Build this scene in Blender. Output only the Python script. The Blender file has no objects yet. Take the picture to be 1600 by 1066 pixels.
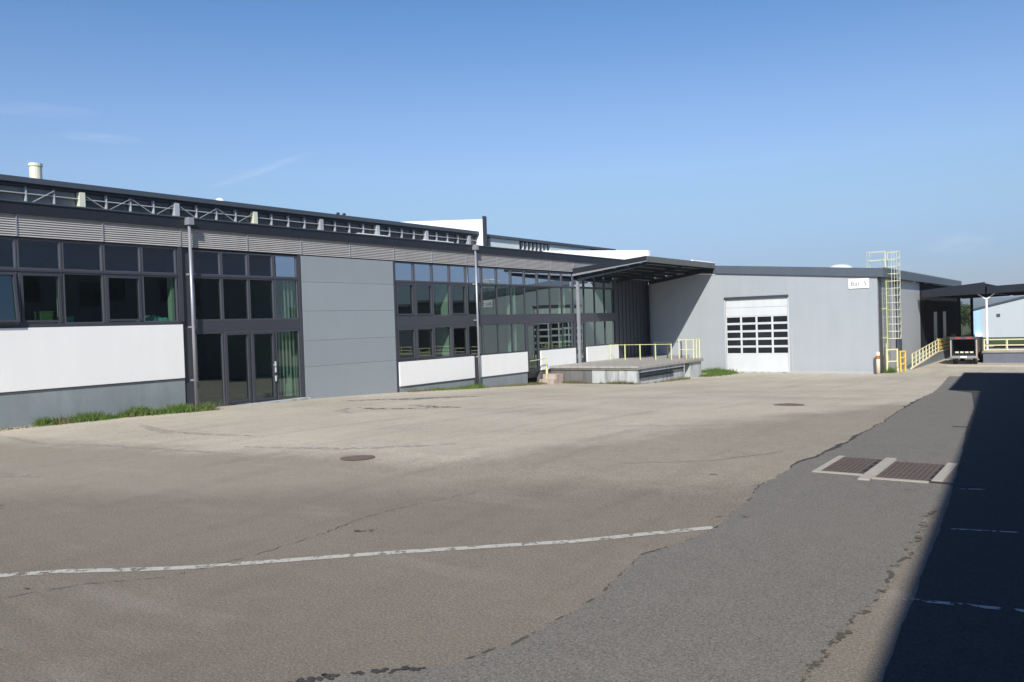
import bpy, math, random
from mathutils import Vector, Matrix
random.seed(7)
R = math.radians
scene = bpy.context.scene

# ------------------------------------------------------------ camera
CAMZ = 2.4
YAW, PIT, ROL = 0.61604, -0.0201, -0.03254
cam_d = bpy.data.cameras.new('camera'); cam = bpy.data.objects.new('camera', cam_d)
scene.collection.objects.link(cam); scene.camera = cam
cam_d.sensor_width = 36; cam_d.lens = 1291.0/1600*36
cam_d.clip_start = .1; cam_d.clip_end = 9000
_r = Vector((math.cos(YAW), math.sin(YAW), 0)); _f = Vector((-math.sin(YAW), math.cos(YAW), 0)); _u = Vector((0, 0, 1))
_f2 = _f*math.cos(PIT)+_u*math.sin(PIT); _u2 = _u*math.cos(PIT)-_f*math.sin(PIT)
_r3 = _r*math.cos(ROL)+_u2*math.sin(ROL); _u3 = _u2*math.cos(ROL)-_r*math.sin(ROL)
M = Matrix((_r3, _u3, -_f2)).transposed().to_4x4(); M.translation = Vector((0, 0, CAMZ))
cam.matrix_world = M

# ------------------------------------------------------------ light
SUN = Vector((-.62, 1.17, -1.0)).normalized()      # the way the light travels
ELEV = math.asin(-SUN.z); AZ = math.atan2(-SUN.x, -SUN.y)
SKY_STRENGTH = .085
scene.view_settings.view_transform = 'Standard'; scene.view_settings.look = 'None'
scene.view_settings.exposure = 0.25; scene.view_settings.gamma = 1.0
sun_d = bpy.data.lights.new('sun', 'SUN'); sun = bpy.data.objects.new('sun', sun_d); scene.collection.objects.link(sun)
sun_d.energy = 4.6; sun_d.angle = R(.53); sun_d.color = (1, .95, .87)
sun.rotation_euler = SUN.to_track_quat('-Z', 'Y').to_euler(); sun.location = (10, -20, 30)
world = bpy.data.worlds.new("World"); scene.world = world; world.use_nodes = True
nt = world.node_tree; N = nt.nodes; L = nt.links
for n in list(N): N.remove(n)
sky = N.new('ShaderNodeTexSky'); sky.sky_type = 'NISHITA'; sky.sun_disc = False
sky.sun_elevation = ELEV; sky.sun_rotation = AZ; sky.air_density = 1.0; sky.dust_density = .6; sky.ozone_density = 1.6; sky.altitude = 200
bg = N.new('ShaderNodeBackground'); bg.inputs['Strength'].default_value = SKY_STRENGTH
out = N.new('ShaderNodeOutputWorld')
# faint high streaks of cirrus, laid out in sky directions
tc = N.new('ShaderNodeTexCoord')
def streak(direction, along, size_l, size_w, scale, amount, src):
    """a wisp: stretched patch of noise round one sky direction"""
    d = Vector(direction).normalized(); a = Vector(along); a = (a-d*a.dot(d)).normalized(); b = d.cross(a)
    def dot(v):
        n = N.new('ShaderNodeVectorMath'); n.operation = 'DOT_PRODUCT'; L.new(tc.outputs['Generated'], n.inputs[0]); n.inputs[1].default_value = v; return n.outputs['Value']
    def mth(op, x, y=None, clamp=False):
        n = N.new('ShaderNodeMath'); n.operation = op; n.use_clamp = clamp
        for i, v in enumerate((x, y)):
            if v is None: continue
            if isinstance(v, (int, float)): n.inputs[i].default_value = v
            else: L.new(v, n.inputs[i])
        return n.outputs[0]
    u = mth('DIVIDE', dot(a), size_l); v = mth('DIVIDE', dot(b), size_w)
    rr = mth('ADD', mth('MULTIPLY', u, u), mth('MULTIPLY', v, v))
    fall = mth('SUBTRACT', 1.0, rr, True)
    front = mth('GREATER_THAN', dot(d), 0)
    cmb = N.new('ShaderNodeCombineXYZ'); L.new(mth('MULTIPLY', u, scale), cmb.inputs[0]); L.new(mth('MULTIPLY', v, scale*.6), cmb.inputs[1])
    no = N.new('ShaderNodeTexNoise'); no.inputs['Scale'].default_value = 1; no.inputs['Detail'].default_value = 5; L.new(cmb.outputs[0], no.inputs['Vector'])
    k = mth('MULTIPLY', mth('MULTIPLY', fall, mth('SUBTRACT', no.outputs['Fac'], .25, True)), mth('MULTIPLY', front, amount))
    mx = N.new('ShaderNodeMixRGB'); mx.inputs[2].default_value = (9.2, 9.6, 10.2, 1); L.new(k, mx.inputs[0]); L.new(src, mx.inputs[1])
    return mx.outputs[0]
col = sky.outputs[0]
sp = N.new('ShaderNodeSeparateXYZ'); L.new(tc.outputs['Generated'], sp.inputs[0])
rp_ = N.new('ShaderNodeValToRGB'); L.new(sp.outputs['Z'], rp_.inputs[0]); e_ = rp_.color_ramp.elements
for p_, c_ in ((0, (.45, .55, .85)), (.07, (.60, .70, .98)), (.13, (.86, .95, 1.08)), (.18, (1.03, 1.11, 1.26)), (.24, (1.05, 1.17, 1.38)), (.35, (.78, 1.1, 1.4)), (.6, (.45, .78, 1.2)), (1, (.3, .5, .9))):
    q_ = e_[0] if p_ == 0 else (e_[len(e_)-1] if p_ == 1 else e_.new(p_)); q_.color = tuple(k_/1.5 for k_ in c_)+(1,)
mm_ = N.new('ShaderNodeVectorMath'); mm_.operation = 'MULTIPLY'; L.new(col, mm_.inputs[0]); L.new(rp_.outputs[0], mm_.inputs[1])
ms_ = N.new('ShaderNodeVectorMath'); ms_.operation = 'SCALE'; ms_.inputs['Scale'].default_value = 1.5; L.new(mm_.outputs[0], ms_.inputs[0]); col = ms_.outputs[0]
col = streak((-.77, .61, .185), (-.06, -.05, -.025), .07, .005, 2.2, .4, col)
col = streak((-.86, .47, .212), (.4, .8, 0), .05, .006, 2.0, .3, col)
col = streak((-.88, .42, .235), (.4, .8, .02), .06, .008, 2.0, .2, col)
col = streak((-.12, .99, .07), (1, .1, 0), .04, .012, 1.5, .35, col)
L.new(col, bg.inputs['Color']); L.new(bg.outputs[0], out.inputs['Surface'])

# ------------------------------------------------------------ helpers
ORG = {}
COLL = scene.collection
def tag(o, label=None, cat=None, group=None, kind=None):
    if label: o['label'] = label
    if cat: o['category'] = cat
    if group: o['group'] = group
    if kind: o['kind'] = kind
    return o
def thing(name, label, cat, loc, group=None):
    o = bpy.data.objects.new(name, None); COLL.objects.link(o); o.location = loc; o.empty_display_size = .3
    ORG[o.name] = Vector(loc); return tag(o, label, cat, group)
class MB:
    """collects faces in world coordinates"""
    def __init__(s): s.v = []; s.f = []
    def quad(s, *p):
        n = len(s.v); s.v += [tuple(q) for q in p]; s.f.append(tuple(range(n, n+len(p)))); return s
    def box(s, x0, x1, y0, y1, z0, z1):
        x0, x1 = sorted((x0, x1)); y0, y1 = sorted((y0, y1)); z0, z1 = sorted((z0, z1))
        n = len(s.v); s.v += [(x, y, z) for z in (z0, z1) for y in (y0, y1) for x in (x0, x1)]
        for f in ((0, 2, 3, 1), (4, 5, 7, 6), (0, 1, 5, 4), (2, 6, 7, 3), (0, 4, 6, 2), (1, 3, 7, 5)): s.f.append(tuple(n+i for i in f))
        return s
    def prism(s, pts, d):
        """polygon pts (3D) extruded by vector d"""
        n = len(s.v); k = len(pts); d = Vector(d)
        s.v += [tuple(p) for p in pts]+[tuple(Vector(p)+d) for p in pts]
        s.f.append(tuple(range(n+k-1, n-1, -1))); s.f.append(tuple(range(n+k, n+2*k)))
        for i in range(k): j = (i+1) % k; s.f.append((n+i, n+j, n+k+j, n+k+i))
        return s
    def tube(s, pts, r, seg=8, r2=None):
        pts = [Vector(p) for p in pts]; rings = []
        for i, p in enumerate(pts):
            t = (pts[min(i+1, len(pts)-1)]-pts[max(i-1, 0)]).normalized()
            a = t.orthogonal() if abs(t.z) > .99 else t.cross(Vector((0, 0, 1))); a.normalize(); b = t.cross(a)
            rr = r if r2 is None else r+(r2-r)*i/(len(pts)-1)
            n = len(s.v)
            for k in range(seg):
                an = 2*math.pi*(k+.5)/seg; s.v.append(tuple(p+a*math.cos(an)*rr+b*math.sin(an)*rr))
            rings.append(n)
        for i in range(len(rings)-1):
            for k in range(seg):
                k2 = (k+1) % seg; s.f.append((rings[i]+k, rings[i]+k2, rings[i+1]+k2, rings[i+1]+k))
        s.f.append(tuple(rings[0]+k for k in reversed(range(seg)))); s.f.append(tuple(rings[-1]+k for k in range(seg)))
        return s
    def bar(s, p, q, w):
        return s.tube([p, q], w*.7071, 4)
    def dome(s, c, rx, ry, h, seg=12, rings=4):
        n = len(s.v)
        for i in range(rings):
            a = math.pi/2*i/rings
            for k in range(seg):
                t = 2*math.pi*k/seg; s.v.append((c[0]+rx*math.cos(t)*math.cos(a), c[1]+ry*math.sin(t)*math.cos(a), c[2]+h*math.sin(a)))
        s.v.append((c[0], c[1], c[2]+h)); top = len(s.v)-1
        for i in range(rings-1):
            for k in range(seg):
                k2 = (k+1) % seg; s.f.append((n+i*seg+k, n+i*seg+k2, n+(i+1)*seg+k2, n+(i+1)*seg+k))
        for k in range(seg): s.f.append((n+(rings-1)*seg+k, n+(rings-1)*seg+(k+1) % seg, top))
        return s
    def build(s, name, mat, parent=None, origin=None, smooth=False, bevel=0):
        o0 = ORG[parent.name] if parent is not None else Vector(origin if origin else (0, 0, 0))
        me = bpy.data.meshes.new(name); me.from_pydata([tuple(Vector(p)-o0) for p in s.v], [], s.f); me.update()
        o = bpy.data.objects.new(name, me); COLL.objects.link(o)
        if parent is not None: o.parent = parent
        else: o.location = o0
        ORG[o.name] = o0
        me.materials.append(mat)
        if smooth:
            for p in me.polygons: p.use_smooth = True
        if bevel:
            b = o.modifiers.new('bevel', 'BEVEL'); b.width = bevel; b.segments = 2; b.limit_method = 'ANGLE'
        return o

ZP = [(-4000, 0), (11, 0), (16, -.05), (21, -.18), (26, -.35), (31, -.58), (36, -.82), (42, -1.0), (50.9, -1.13), (60, -1.18), (70, -1.2), (9000, -1.2)]
def interp(y):
    for (a, za), (b, zb) in zip(ZP, ZP[1:]):
        if y <= b: return za+(zb-za)*(y-a)/(b-a)
    return -1.2
def gz(y): return sum(interp(y+o) for o in (-3, -2, -1, 0, 1, 2, 3))/7

# ------------------------------------------------------------ materials
class G:
    """small node-graph helper"""
    def __init__(s, name):
        s.m = bpy.data.materials.new(name); s.m.use_nodes = True; s.N = s.m.node_tree.nodes; s.L = s.m.node_tree.links
        s.b = s.N['Principled BSDF']; s.out = s.N['Material Output']; s.geo = None
    def lk(s, a, b): s.L.new(a, b)
    def pos(s):
        if s.geo is None: s.geo = s.N.new('ShaderNodeNewGeometry')
        return s.geo.outputs['Position']
    def scaled(s, v):
        n = s.N.new('ShaderNodeVectorMath'); n.operation = 'MULTIPLY'; s.lk(s.pos(), n.inputs[0]); n.inputs[1].default_value = v; return n.outputs[0]
    def noise(s, scale=1., detail=4, rough=.55, vec=None, out='Fac'):
        n = s.N.new('ShaderNodeTexNoise'); n.inputs['Scale'].default_value = scale; n.inputs['Detail'].default_value = detail; n.inputs['Roughness'].default_value = rough
        s.lk(vec if vec is not None else s.pos(), n.inputs['Vector']); return n.outputs[out]
    def math(s, op, a, b=None, clamp=False):
        n = s.N.new('ShaderNodeMath'); n.operation = op; n.use_clamp = clamp
        for i, v in enumerate((a, b)):
            if v is None: continue
            if isinstance(v, (int, float)): n.inputs[i].default_value = v
            else: s.lk(v, n.inputs[i])
        return n.outputs[0]
    def ramp(s, fac, stops):
        n = s.N.new('ShaderNodeValToRGB'); e = n.color_ramp.elements
        while len(e) < len(stops): e.new(.5)
        for el, (p, c) in zip(e, stops):
            el.position = p; el.color = tuple(c)+(1,) if isinstance(c, (tuple, list)) else (c, c, c, 1)
        s.lk(fac, n.inputs[0]); return n.outputs[0]
    def mix(s, f, a, b, mode='MIX'):
        n = s.N.new('ShaderNodeMixRGB'); n.blend_type = mode
        for i, v in enumerate((f, a, b)):
            if isinstance(v, (int, float)): n.inputs[i].default_value = v
            elif isinstance(v, (tuple, list)): n.inputs[i].default_value = tuple(v)+(1,)
            else: s.lk(v, n.inputs[i])
        return n.outputs[0]
    def bump(s, h, strength=.3, dist=.01):
        n = s.N.new('ShaderNodeBump'); n.inputs['Strength'].default_value = strength; n.inputs['Distance'].default_value = dist
        s.lk(h, n.inputs['Height']); s.lk(n.outputs[0], s.b.inputs['Normal'])
    def xyz(s):
        n = s.N.new('ShaderNodeSeparateXYZ'); s.lk(s.pos(), n.inputs[0]); return n.outputs
def paint(name, c, rough=.5, metal=0, var=.12, scale=1.2, streak=.1, bump=0, spec=.5):
    g = G(name); a = g.noise(scale, 5); st = g.noise(1, 3, .6, g.scaled((2.5, 2.5, .25)))
    f = g.math('ADD', g.math('MULTIPLY', g.math('SUBTRACT', a, .5), var*2), g.math('MULTIPLY', g.math('SUBTRACT', st, .5), streak*2))
    hsv = g.N.new('ShaderNodeHueSaturation'); hsv.inputs['Color'].default_value = tuple(c)+(1,)
    g.lk(g.math('ADD', f, 1.0), hsv.inputs['Value']); g.lk(hsv.outputs[0], g.b.inputs['Base Color'])
    g.b.inputs['Roughness'].default_value = rough; g.b.inputs['Metallic'].default_value = metal; g.b.inputs['Specular IOR Level'].default_value = spec
    if bump: g.bump(g.noise(40, 3), bump, .01)
    return g.m
def ribbed(name, c, axis, pitch, rough=.45, var=.05, streak=.06, depth=.4):
    """coated sheet cladding with fine ribs"""
    g = G(name); x = g.xyz()[axis]
    w = g.math('SINE', g.math('MULTIPLY', x, 2*math.pi/pitch))
    a = g.noise(.8, 5); st = g.noise(1, 3, .6, g.scaled((2.2, 2.2, .2)))
    f = g.math('ADD', g.math('MULTIPLY', g.math('SUBTRACT', a, .5), var*2), g.math('MULTIPLY', g.math('SUBTRACT', st, .5), streak*2))
    oi = g.N.new('ShaderNodeObjectInfo'); f = g.math('ADD', f, g.math('MULTIPLY', g.math('SUBTRACT', oi.outputs['Random'], .5), .07))
    lowd = g.ramp(g.math('ADD', g.xyz()[2], 1.3), [(0, 1.), (.9, 0.)]); f = g.math('SUBTRACT', f, g.math('MULTIPLY', lowd, g.math('MULTIPLY', g.noise(5, 5, .7), .16)))
    hsv = g.N.new('ShaderNodeHueSaturation'); hsv.inputs['Color'].default_value = tuple(c)+(1,)
    g.lk(g.math('ADD', f, 1.0), hsv.inputs['Value']); g.lk(hsv.outputs[0], g.b.inputs['Base Color'])
    g.b.inputs['Roughness'].default_value = rough; g.bump(w, depth, .004)
    return g.m
def concrete(name, c, dirt=(.12, .12, .1), amount=.5, scale=1.5):
    g = G(name); a = g.noise(scale, 8, .65); st = g.noise(1, 5, .65, g.scaled((3, 3, .35)))
    base = g.mix(g.ramp(a, [(.3, 0.), (.7, 1.)]), tuple(k*.8 for k in c), c)
    colr = g.mix(g.math('MULTIPLY', g.ramp(st, [(.48, 0.), (.62, 1.)]), amount), base, dirt)
    g.lk(colr, g.b.inputs['Base Color']); g.b.inputs['Roughness'].default_value = .9; g.bump(g.noise(30, 6), .3, .01)
    return g.m
def glass(name, tint, base, ior=1.5, gloss=(.85, .93, .95), wob=.0):
    g = G(name); g.N.remove(g.b)
    tr = g.N.new('ShaderNodeBsdfTransparent'); tr.inputs[0].default_value = tuple(tint)+(1,)
    gl = g.N.new('ShaderNodeBsdfGlossy'); gl.inputs['Color'].default_value = tuple(gloss)+(1,); gl.inputs['Roughness'].default_value = .0
    g.pos(); dt = g.N.new('ShaderNodeVectorMath'); dt.operation = 'DOT_PRODUCT'; g.lk(g.geo.outputs['Incoming'], dt.inputs[0]); g.lk(g.geo.outputs['Normal'], dt.inputs[1])
    c1_ = g.math('SUBTRACT', 1.0, g.math('ABSOLUTE', dt.outputs['Value']), True)
    fac = g.math('ADD', g.math('MULTIPLY', g.math('POWER', c1_, 4.0), 1.5), base, True)
    bp = g.N.new('ShaderNodeBump'); bp.inputs['Strength'].default_value = .06; bp.inputs['Distance'].default_value = .004; g.lk(g.noise(1.1, 2), bp.inputs['Height']); g.lk(bp.outputs[0], gl.inputs['Normal'])
    mx = g.N.new('ShaderNodeMixShader'); g.lk(fac, mx.inputs[0]); g.lk(tr.outputs[0], mx.inputs[1]); g.lk(gl.outputs[0], mx.inputs[2]); g.lk(mx.outputs[0], g.out.inputs['Surface'])
    return g.m

GREY = (.285, .318, .34)
M_panel = ribbed('grey_cladding', GREY, 1, .5, depth=.12, streak=.03)
M_wing = ribbed('grey_wing_cladding', (.37, .403, .43), 0, .3, depth=.1, streak=.07)
M_wing_side = ribbed('grey_side_cladding', (.42, .43, .44), 1, .25, depth=.5, streak=.08)
M_white = ribbed('white_cladding', (.86, .86, .84), 1, .3, depth=.02, var=.03, streak=.04)
M_basewall = concrete('base_wall_render', (.27, .31, .33), (.2, .24, .23), .5, .8)
M_louver = paint('louver_metal', (.42, .41, .395), .5, 0, .1, 1.5, .12)
M_wfascia = paint('blue_grey_fascia', (.085, .105, .13), .5, 0, .12)
M_fascia = paint('anthracite_fascia', (.016, .019, .026), .45, 0, .2)
M_fascia2 = paint('slate_fascia', (.06, .075, .095), .5, 0, .1)
M_frame = paint('anthracite_frame', (.05, .053, .066), .4, 0, .1)
M_frame_l = paint('grey_mullion', (.075, .08, .095), .4, 0, .1)
M_pipe = paint('zinc_pipe', (.36, .37, .4), .4, .4, .15)
M_roof = paint('roof_membrane', (.09, .1, .11), .9, 0, .2)
M_clr = paint('clerestory_glazing', (.05, .055, .06), .25, 0, .3, .7)
M_steelw = paint('white_steel', (.6, .62, .65), .5, 0, .1)
M_clsteel = paint('weathered_steel_frame', (.4, .42, .45), .6, 0, .2)
M_cream = paint('cream_steel', (.68, .69, .54), .5, 0, .1)
M_wpar = paint('white_parapet', (.95, .95, .95), .5, 0, .02, 1, .02)
M_pale = paint('pale_wall', (.62, .68, .66), .6, 0, .1)
M_glass = glass('tinted_glass', (.4, .54, .46), .15, gloss=(.82, .96, .92))
M_glass_up = glass('coated_upper_glass', (.1, .14, .2), .62, 1.5, (.8, .88, 1.0))
M_inner = paint('interior_wall', (.2, .21, .2), .9, 0, .1)
M_part = paint('interior_partition', (.75, .78, .74), .9, 0, .05)
M_floor_in = paint('interior_floor', (.12, .12, .12), .7, 0, .1)
M_conc = concrete('dock_concrete', (.5, .53, .53), (.16, .17, .17), .75)
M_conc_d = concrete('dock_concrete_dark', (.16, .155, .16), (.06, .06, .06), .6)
M_conc_b = concrete('dock_top_concrete', (.4, .385, .35), (.24, .215, .18), .6, 4)
M_brick = concrete('step_concrete', (.5, .42, .35), (.25, .2, .16), .5)
M_yel = paint('pale_yellow_paint', (.74, .70, .42), .5, 0, .15, 3)
M_yel2 = paint('strong_yellow_paint', (.8, .56, .1), .5, 0, .2, 3)
M_yelg = paint('greenish_yellow_paint', (.58, .61, .3), .5, 0, .15, 3)
M_creamp = paint('cream_bollard_paint', (.85, .68, .5), .5, 0, .12, 4)
M_canopy = paint('canopy_sheet', (.2, .21, .205), .6, 0, .15)
M_canopy_e = paint('canopy_edge', (.12, .125, .12), .6, 0, .2, 2)
M_canopy_dark = paint('canopy_steel_dark', (.022, .027, .035), .8, 0, .2, spec=.12)
M_shadewall = paint('shade_dark_wall', (.03, .03, .034), 1, 0, .2, spec=.03)  # near-black tone that puts canopy shade into the wall colour
M_doorw = paint('white_door_panel', (.62, .65, .67), .45, 0, .04, 2)
M_black = paint('dark_door_glass', (.012, .014, .018), .12, 0, .3)
M_rubber = paint('black_rubber', (.02, .02, .02), .8)
M_rust = paint('rusty_grate', (.13, .1, .085), .85, .2, .35, 8)
M_manhole = paint('rusty_manhole', (.17, .12, .095), .85, .1, .35, 8)
M_kerb = concrete('pale_grate_frame', (.44, .41, .35), (.35, .32, .28), .4, 6)
M_sign = paint('sign_white', (.95, .95, .95), .5, 0, .02)
M_signt = paint('sign_lettering', (.2, .21, .25), .6)
M_teal = paint('teal_plastic', (.2, .62, .5), .6)
M_greenbox = paint('green_crate', (.16, .26, .08), .7)
M_sky_blue = paint('light_blue_sheet', (.4, .6, .8), .5, 0, .05)
M_farwhite = paint('far_white_cladding', (.5, .54, .57), .6, 0, .04, .3, .04)
M_red = paint('red_paint', (.4, .06, .04), .5)
M_orange = paint('orange_brown_paint', (.42, .16, .03), .6)

# asphalt --------------------------------------------------------------
def asphalt(name, near, mid=None, pale=None, big=.1, yard=False):
    g = G(name)
    x, y, z = g.xyz()
    fine = g.noise(42, 3, .8); grain = g.noise(110, 2, .8); med = g.noise(3.2, 8, .68); large = g.noise(.28, 5, .6)
    mott = g.noise(9, 6, .72)
    c = near
    if yard:
        coarse = g.math('ADD', g.math('MULTIPLY', g.math('SUBTRACT', 6.5, g.math('ADD', y, g.math('MULTIPLY', x, -.12))), .22), g.math('MULTIPLY', g.math('SUBTRACT', large, .5), .9))
        near = g.mix(g.ramp(coarse, [(0, 0.), (.6, 1.)]), near, tuple(k*.86 for k in near)); dn = c
        wob = g.math('MULTIPLY', g.math('SUBTRACT', g.noise(.55, 5, .65), .5), 2.6)
        # old coarse surface in front, smoother surfacing beyond an irregular joint from (-13,6.5) to (-4,11.7)
        s1 = g.math('SUBTRACT', y, g.math('ADD', g.math('MULTIPLY', x, .577), 14.0)); s1 = g.math('ADD', s1, g.math('MULTIPLY', wob, .9))
        m1 = g.ramp(g.math('MULTIPLY', g.math('ADD', s1, .9), .6, True), [(0, 0.), (1, 1.)])
        c = g.mix(m1, near, mid)
        s2 = g.math('SUBTRACT', y, g.math('ADD', g.math('MULTIPLY', x, .17), 12.5))
        s3 = g.math('SUBTRACT', g.math('MULTIPLY', g.math('SUBTRACT', y, 9.5), .28), g.math('ADD', x, 9.6))
        s4 = g.math('ADD', g.math('MINIMUM', s2, s3), wob)
        m2 = g.ramp(g.math('MULTIPLY', g.math('ADD', s4, .4), .7, True), [(0, 0.), (1, 1.)])
        c = g.mix(g.math('MULTIPLY', m2, g.ramp(large, [(.2, .5), (.6, 1.)])), c, pale)
        # tyre polish / drag streaks running along the yard
        st = g.noise(1, 5, .6, g.scaled((1.6, .16, 1)))
        c = g.mix(g.math('MULTIPLY', g.ramp(st, [(.5, 0.), (.68, 1.)]), .16), c, tuple(k*.55 for k in dn))
        st2 = g.noise(1, 5, .65, g.scaled((.22, .9, 1)))
        c = g.mix(g.math('MULTIPLY', g.ramp(st2, [(.54, 0.), (.7, 1.)]), .22), c, (.40, .365, .32))
        # beyond the yard: rough grassland
        far = g.math('GREATER_THAN', y, 92)
        c = g.mix(far, c, (.06, .085, .03))
    v = g.math('ADD', g.math('MULTIPLY', g.math('SUBTRACT', fine, .5), 2.1), g.math('MULTIPLY', g.math('SUBTRACT', grain, .5), 1.8))
    v = g.math('ADD', v, g.math('MULTIPLY', g.math('SUBTRACT', med, .5), .3)); v = g.math('ADD', v, g.math('MULTIPLY', g.math('SUBTRACT', large, .5), big*2))
    v = g.math('ADD', v, g.math('MULTIPLY', g.math('SUBTRACT', mott, .5), .2))
    vo = g.N.new('ShaderNodeTexVoronoi'); vo.inputs['Scale'].default_value = 26; g.lk(g.pos(), vo.inputs['Vector'])
    v = g.math('ADD', v, g.math('MULTIPLY', g.math('LESS_THAN', vo.outputs['Distance'], .16), .38))
    hsv = g.N.new('ShaderNodeHueSaturation'); g.lk(c, hsv.inputs['Color']) if not isinstance(c, tuple) else setattr(hsv.inputs['Color'], 'default_value', c+(1,))
    g.lk(g.math('ADD', v, 1.0), hsv.inputs['Value']); g.lk(hsv.outputs[0], g.b.inputs['Base Color'])
    g.b.inputs['Roughness'].default_value = .95; g.b.inputs['Specular IOR Level'].default_value = .2
    g.bump(g.math('ADD', fine, g.math('MULTIPLY', grain, .7)), .55, .006)
    return g.m
M_ground = asphalt('old_asphalt', (.222, .193, .153), (.305, .268, .21), (.48, .428, .34), .1, True)
M_patch = asphalt('newer_asphalt', (.186, .174, .152), big=.08)
M_shade_asphalt = asphalt('shade_dark_asphalt', (.062, .06, .057), big=.08)  # asphalt darkened to carry the warehouse shade in its colour
M_tar = paint('tar_seam', (.055, .052, .05), .9, 0, .3, 6)
def wornpaint(name, c, thr):
    g = G(name); n = g.noise(6, 8, .75); m = g.ramp(n, [(thr, 0.), (thr+.06, 1.)])
    g.b.inputs['Base Color'].default_value = tuple(c)+(1,); g.b.inputs['Roughness'].default_value = .85
    tr = g.N.new('ShaderNodeBsdfTransparent'); mx = g.N.new('ShaderNodeMixShader')
    g.lk(m, mx.inputs[0]); g.lk(tr.outputs[0], mx.inputs[1]); g.lk(g.b.outputs[0], mx.inputs[2]); g.lk(mx.outputs[0], g.out.inputs['Surface'])
    v = g.noise(20, 4); g.lk(g.mix(v, tuple(k*.75 for k in c), c), g.b.inputs['Base Color'])
    return g.m
M_line = wornpaint('worn_white_line', (.56, .53, .46), .42)
M_line2 = wornpaint('faded_white_line', (.5, .5, .5), .46)
def smear(name, c, thr, sc=3):
    return wornpaint(name, c, thr)
M_smear = wornpaint('pale_cement_smear', (.42, .39, .34), .5)
M_darksmear = wornpaint('dark_stain', (.12, .11, .1), .5)
def leafmat(name, a, b, trans=.25):
    g = G(name); n = g.noise(1.3, 3); info = g.N.new('ShaderNodeNewGeometry')
    r = info.outputs['Random Per Island']
    g.lk(g.mix(g.math('ADD', g.math('MULTIPLY', r, .6), g.math('MULTIPLY', n, .4)), a, b), g.b.inputs['Base Color']); g.b.inputs['Roughness'].default_value = .7
    tl = g.N.new('ShaderNodeBsdfTranslucent'); tl.inputs[0].default_value = tuple(b)+(1,)
    mx = g.N.new('ShaderNodeMixShader'); mx.inputs[0].default_value = trans; g.lk(g.b.outputs[0], mx.inputs[1]); g.lk(tl.outputs[0], mx.inputs[2]); g.lk(mx.outputs[0], g.out.inputs['Surface'])
    return g.m
M_grass = leafmat('grass_blades', (.05, .115, .014), (.16, .25, .045))
M_dry = leafmat('dry_weeds', (.13, .12, .05), (.22, .2, .09))
M_leaf = leafmat('tree_leaves', (.035, .06, .015), (.085, .115, .03))
M_bark = paint('bark', (.09, .07, .05), .9, 0, .3, 5)
M_hill = paint('wooded_hills', (.05, .08, .06), .95, 0, .35, .01, 0)

# ------------------------------------------------------------ ground
def rows():
    ys = [-300, -60]; y = -20.
    while y < 80: ys.append(y); y += .5
    return ys+[92, 120, 300, 900, 3000]
m = MB(); ys = rows(); xs = [-600, -120, -40, -24.9, -20, -15, -10, -5, 0, 5, 15, 60, 600]
for y in ys:
    for x in xs: m.v.append((x, y, gz(y)))
for j in range(len(ys)-1):
    for i in range(len(xs)-1):
        a = j*len(xs)+i; m.f.append((a, a+1, a+1+len(xs), a+len(xs)))
tag(m.build('ground', M_ground), kind='structure')

def sheet(name, fl, fr, y0, y1, mat, off=.004, step=.1, parent=None):
    """a ground-hugging sheet between x=fl(y) and x=fr(y)"""
    m = MB(); n = int((y1-y0)/step)+1
    for i in range(n):
        y = y0+(y1-y0)*i/(n-1); m.v += [(fl(y), y, gz(y)+off), (fr(y), y, gz(y)+off)]
    for i in range(n-1): m.f.append((2*i, 2*i+1, 2*i+3, 2*i+2))
    return m.build(name, mat, parent)
def pl(pts):
    def f(y):
        if y <= pts[0][0]: return pts[0][1]
        for (a, xa), (b, xb) in zip(pts, pts[1:]):
            if y <= b: return xa+(xb-xa)*(y-a)/(b-a)
        return pts[-1][1]
    return f
rn = random.Random(3)
jit = {}
def jag(f, amp, key, freq=3.):
    ph = [rn.uniform(0, 6) for _ in range(7)]
    def h(y): return f(y)+amp*sum(math.sin(y*freq*(1.7**k)+ph[k])/(1.5**k) for k in range(6))*.4
    return h
left_edge = jag(pl([(-20, -6), (2.5, -5.2), (3.9, -4.32), (4.4, -3.8), (5.1, -3.56), (6.3, -3.6), (7.5, -3.8), (9, -3.56), (10.2, -3.72), (11.5, -3.92), (13.4, -4.02), (15.7, -3.92), (20.8, -4.12), (28, -4.7), (36.5, -5.32), (48, -6.35), (62, -7.2)]), .05, 'l')
right_edge = jag(pl([(-20, -1.8), (5.4, -1.63), (8, -1.55), (10.9, -1.68), (11.3, -1.45), (11.8, -.6), (12, 3.5)]), .05, 'r')
tag(sheet('asphalt_strip', left_edge, right_edge, -18, 49, M_patch, .004, .06), kind='structure')
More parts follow.
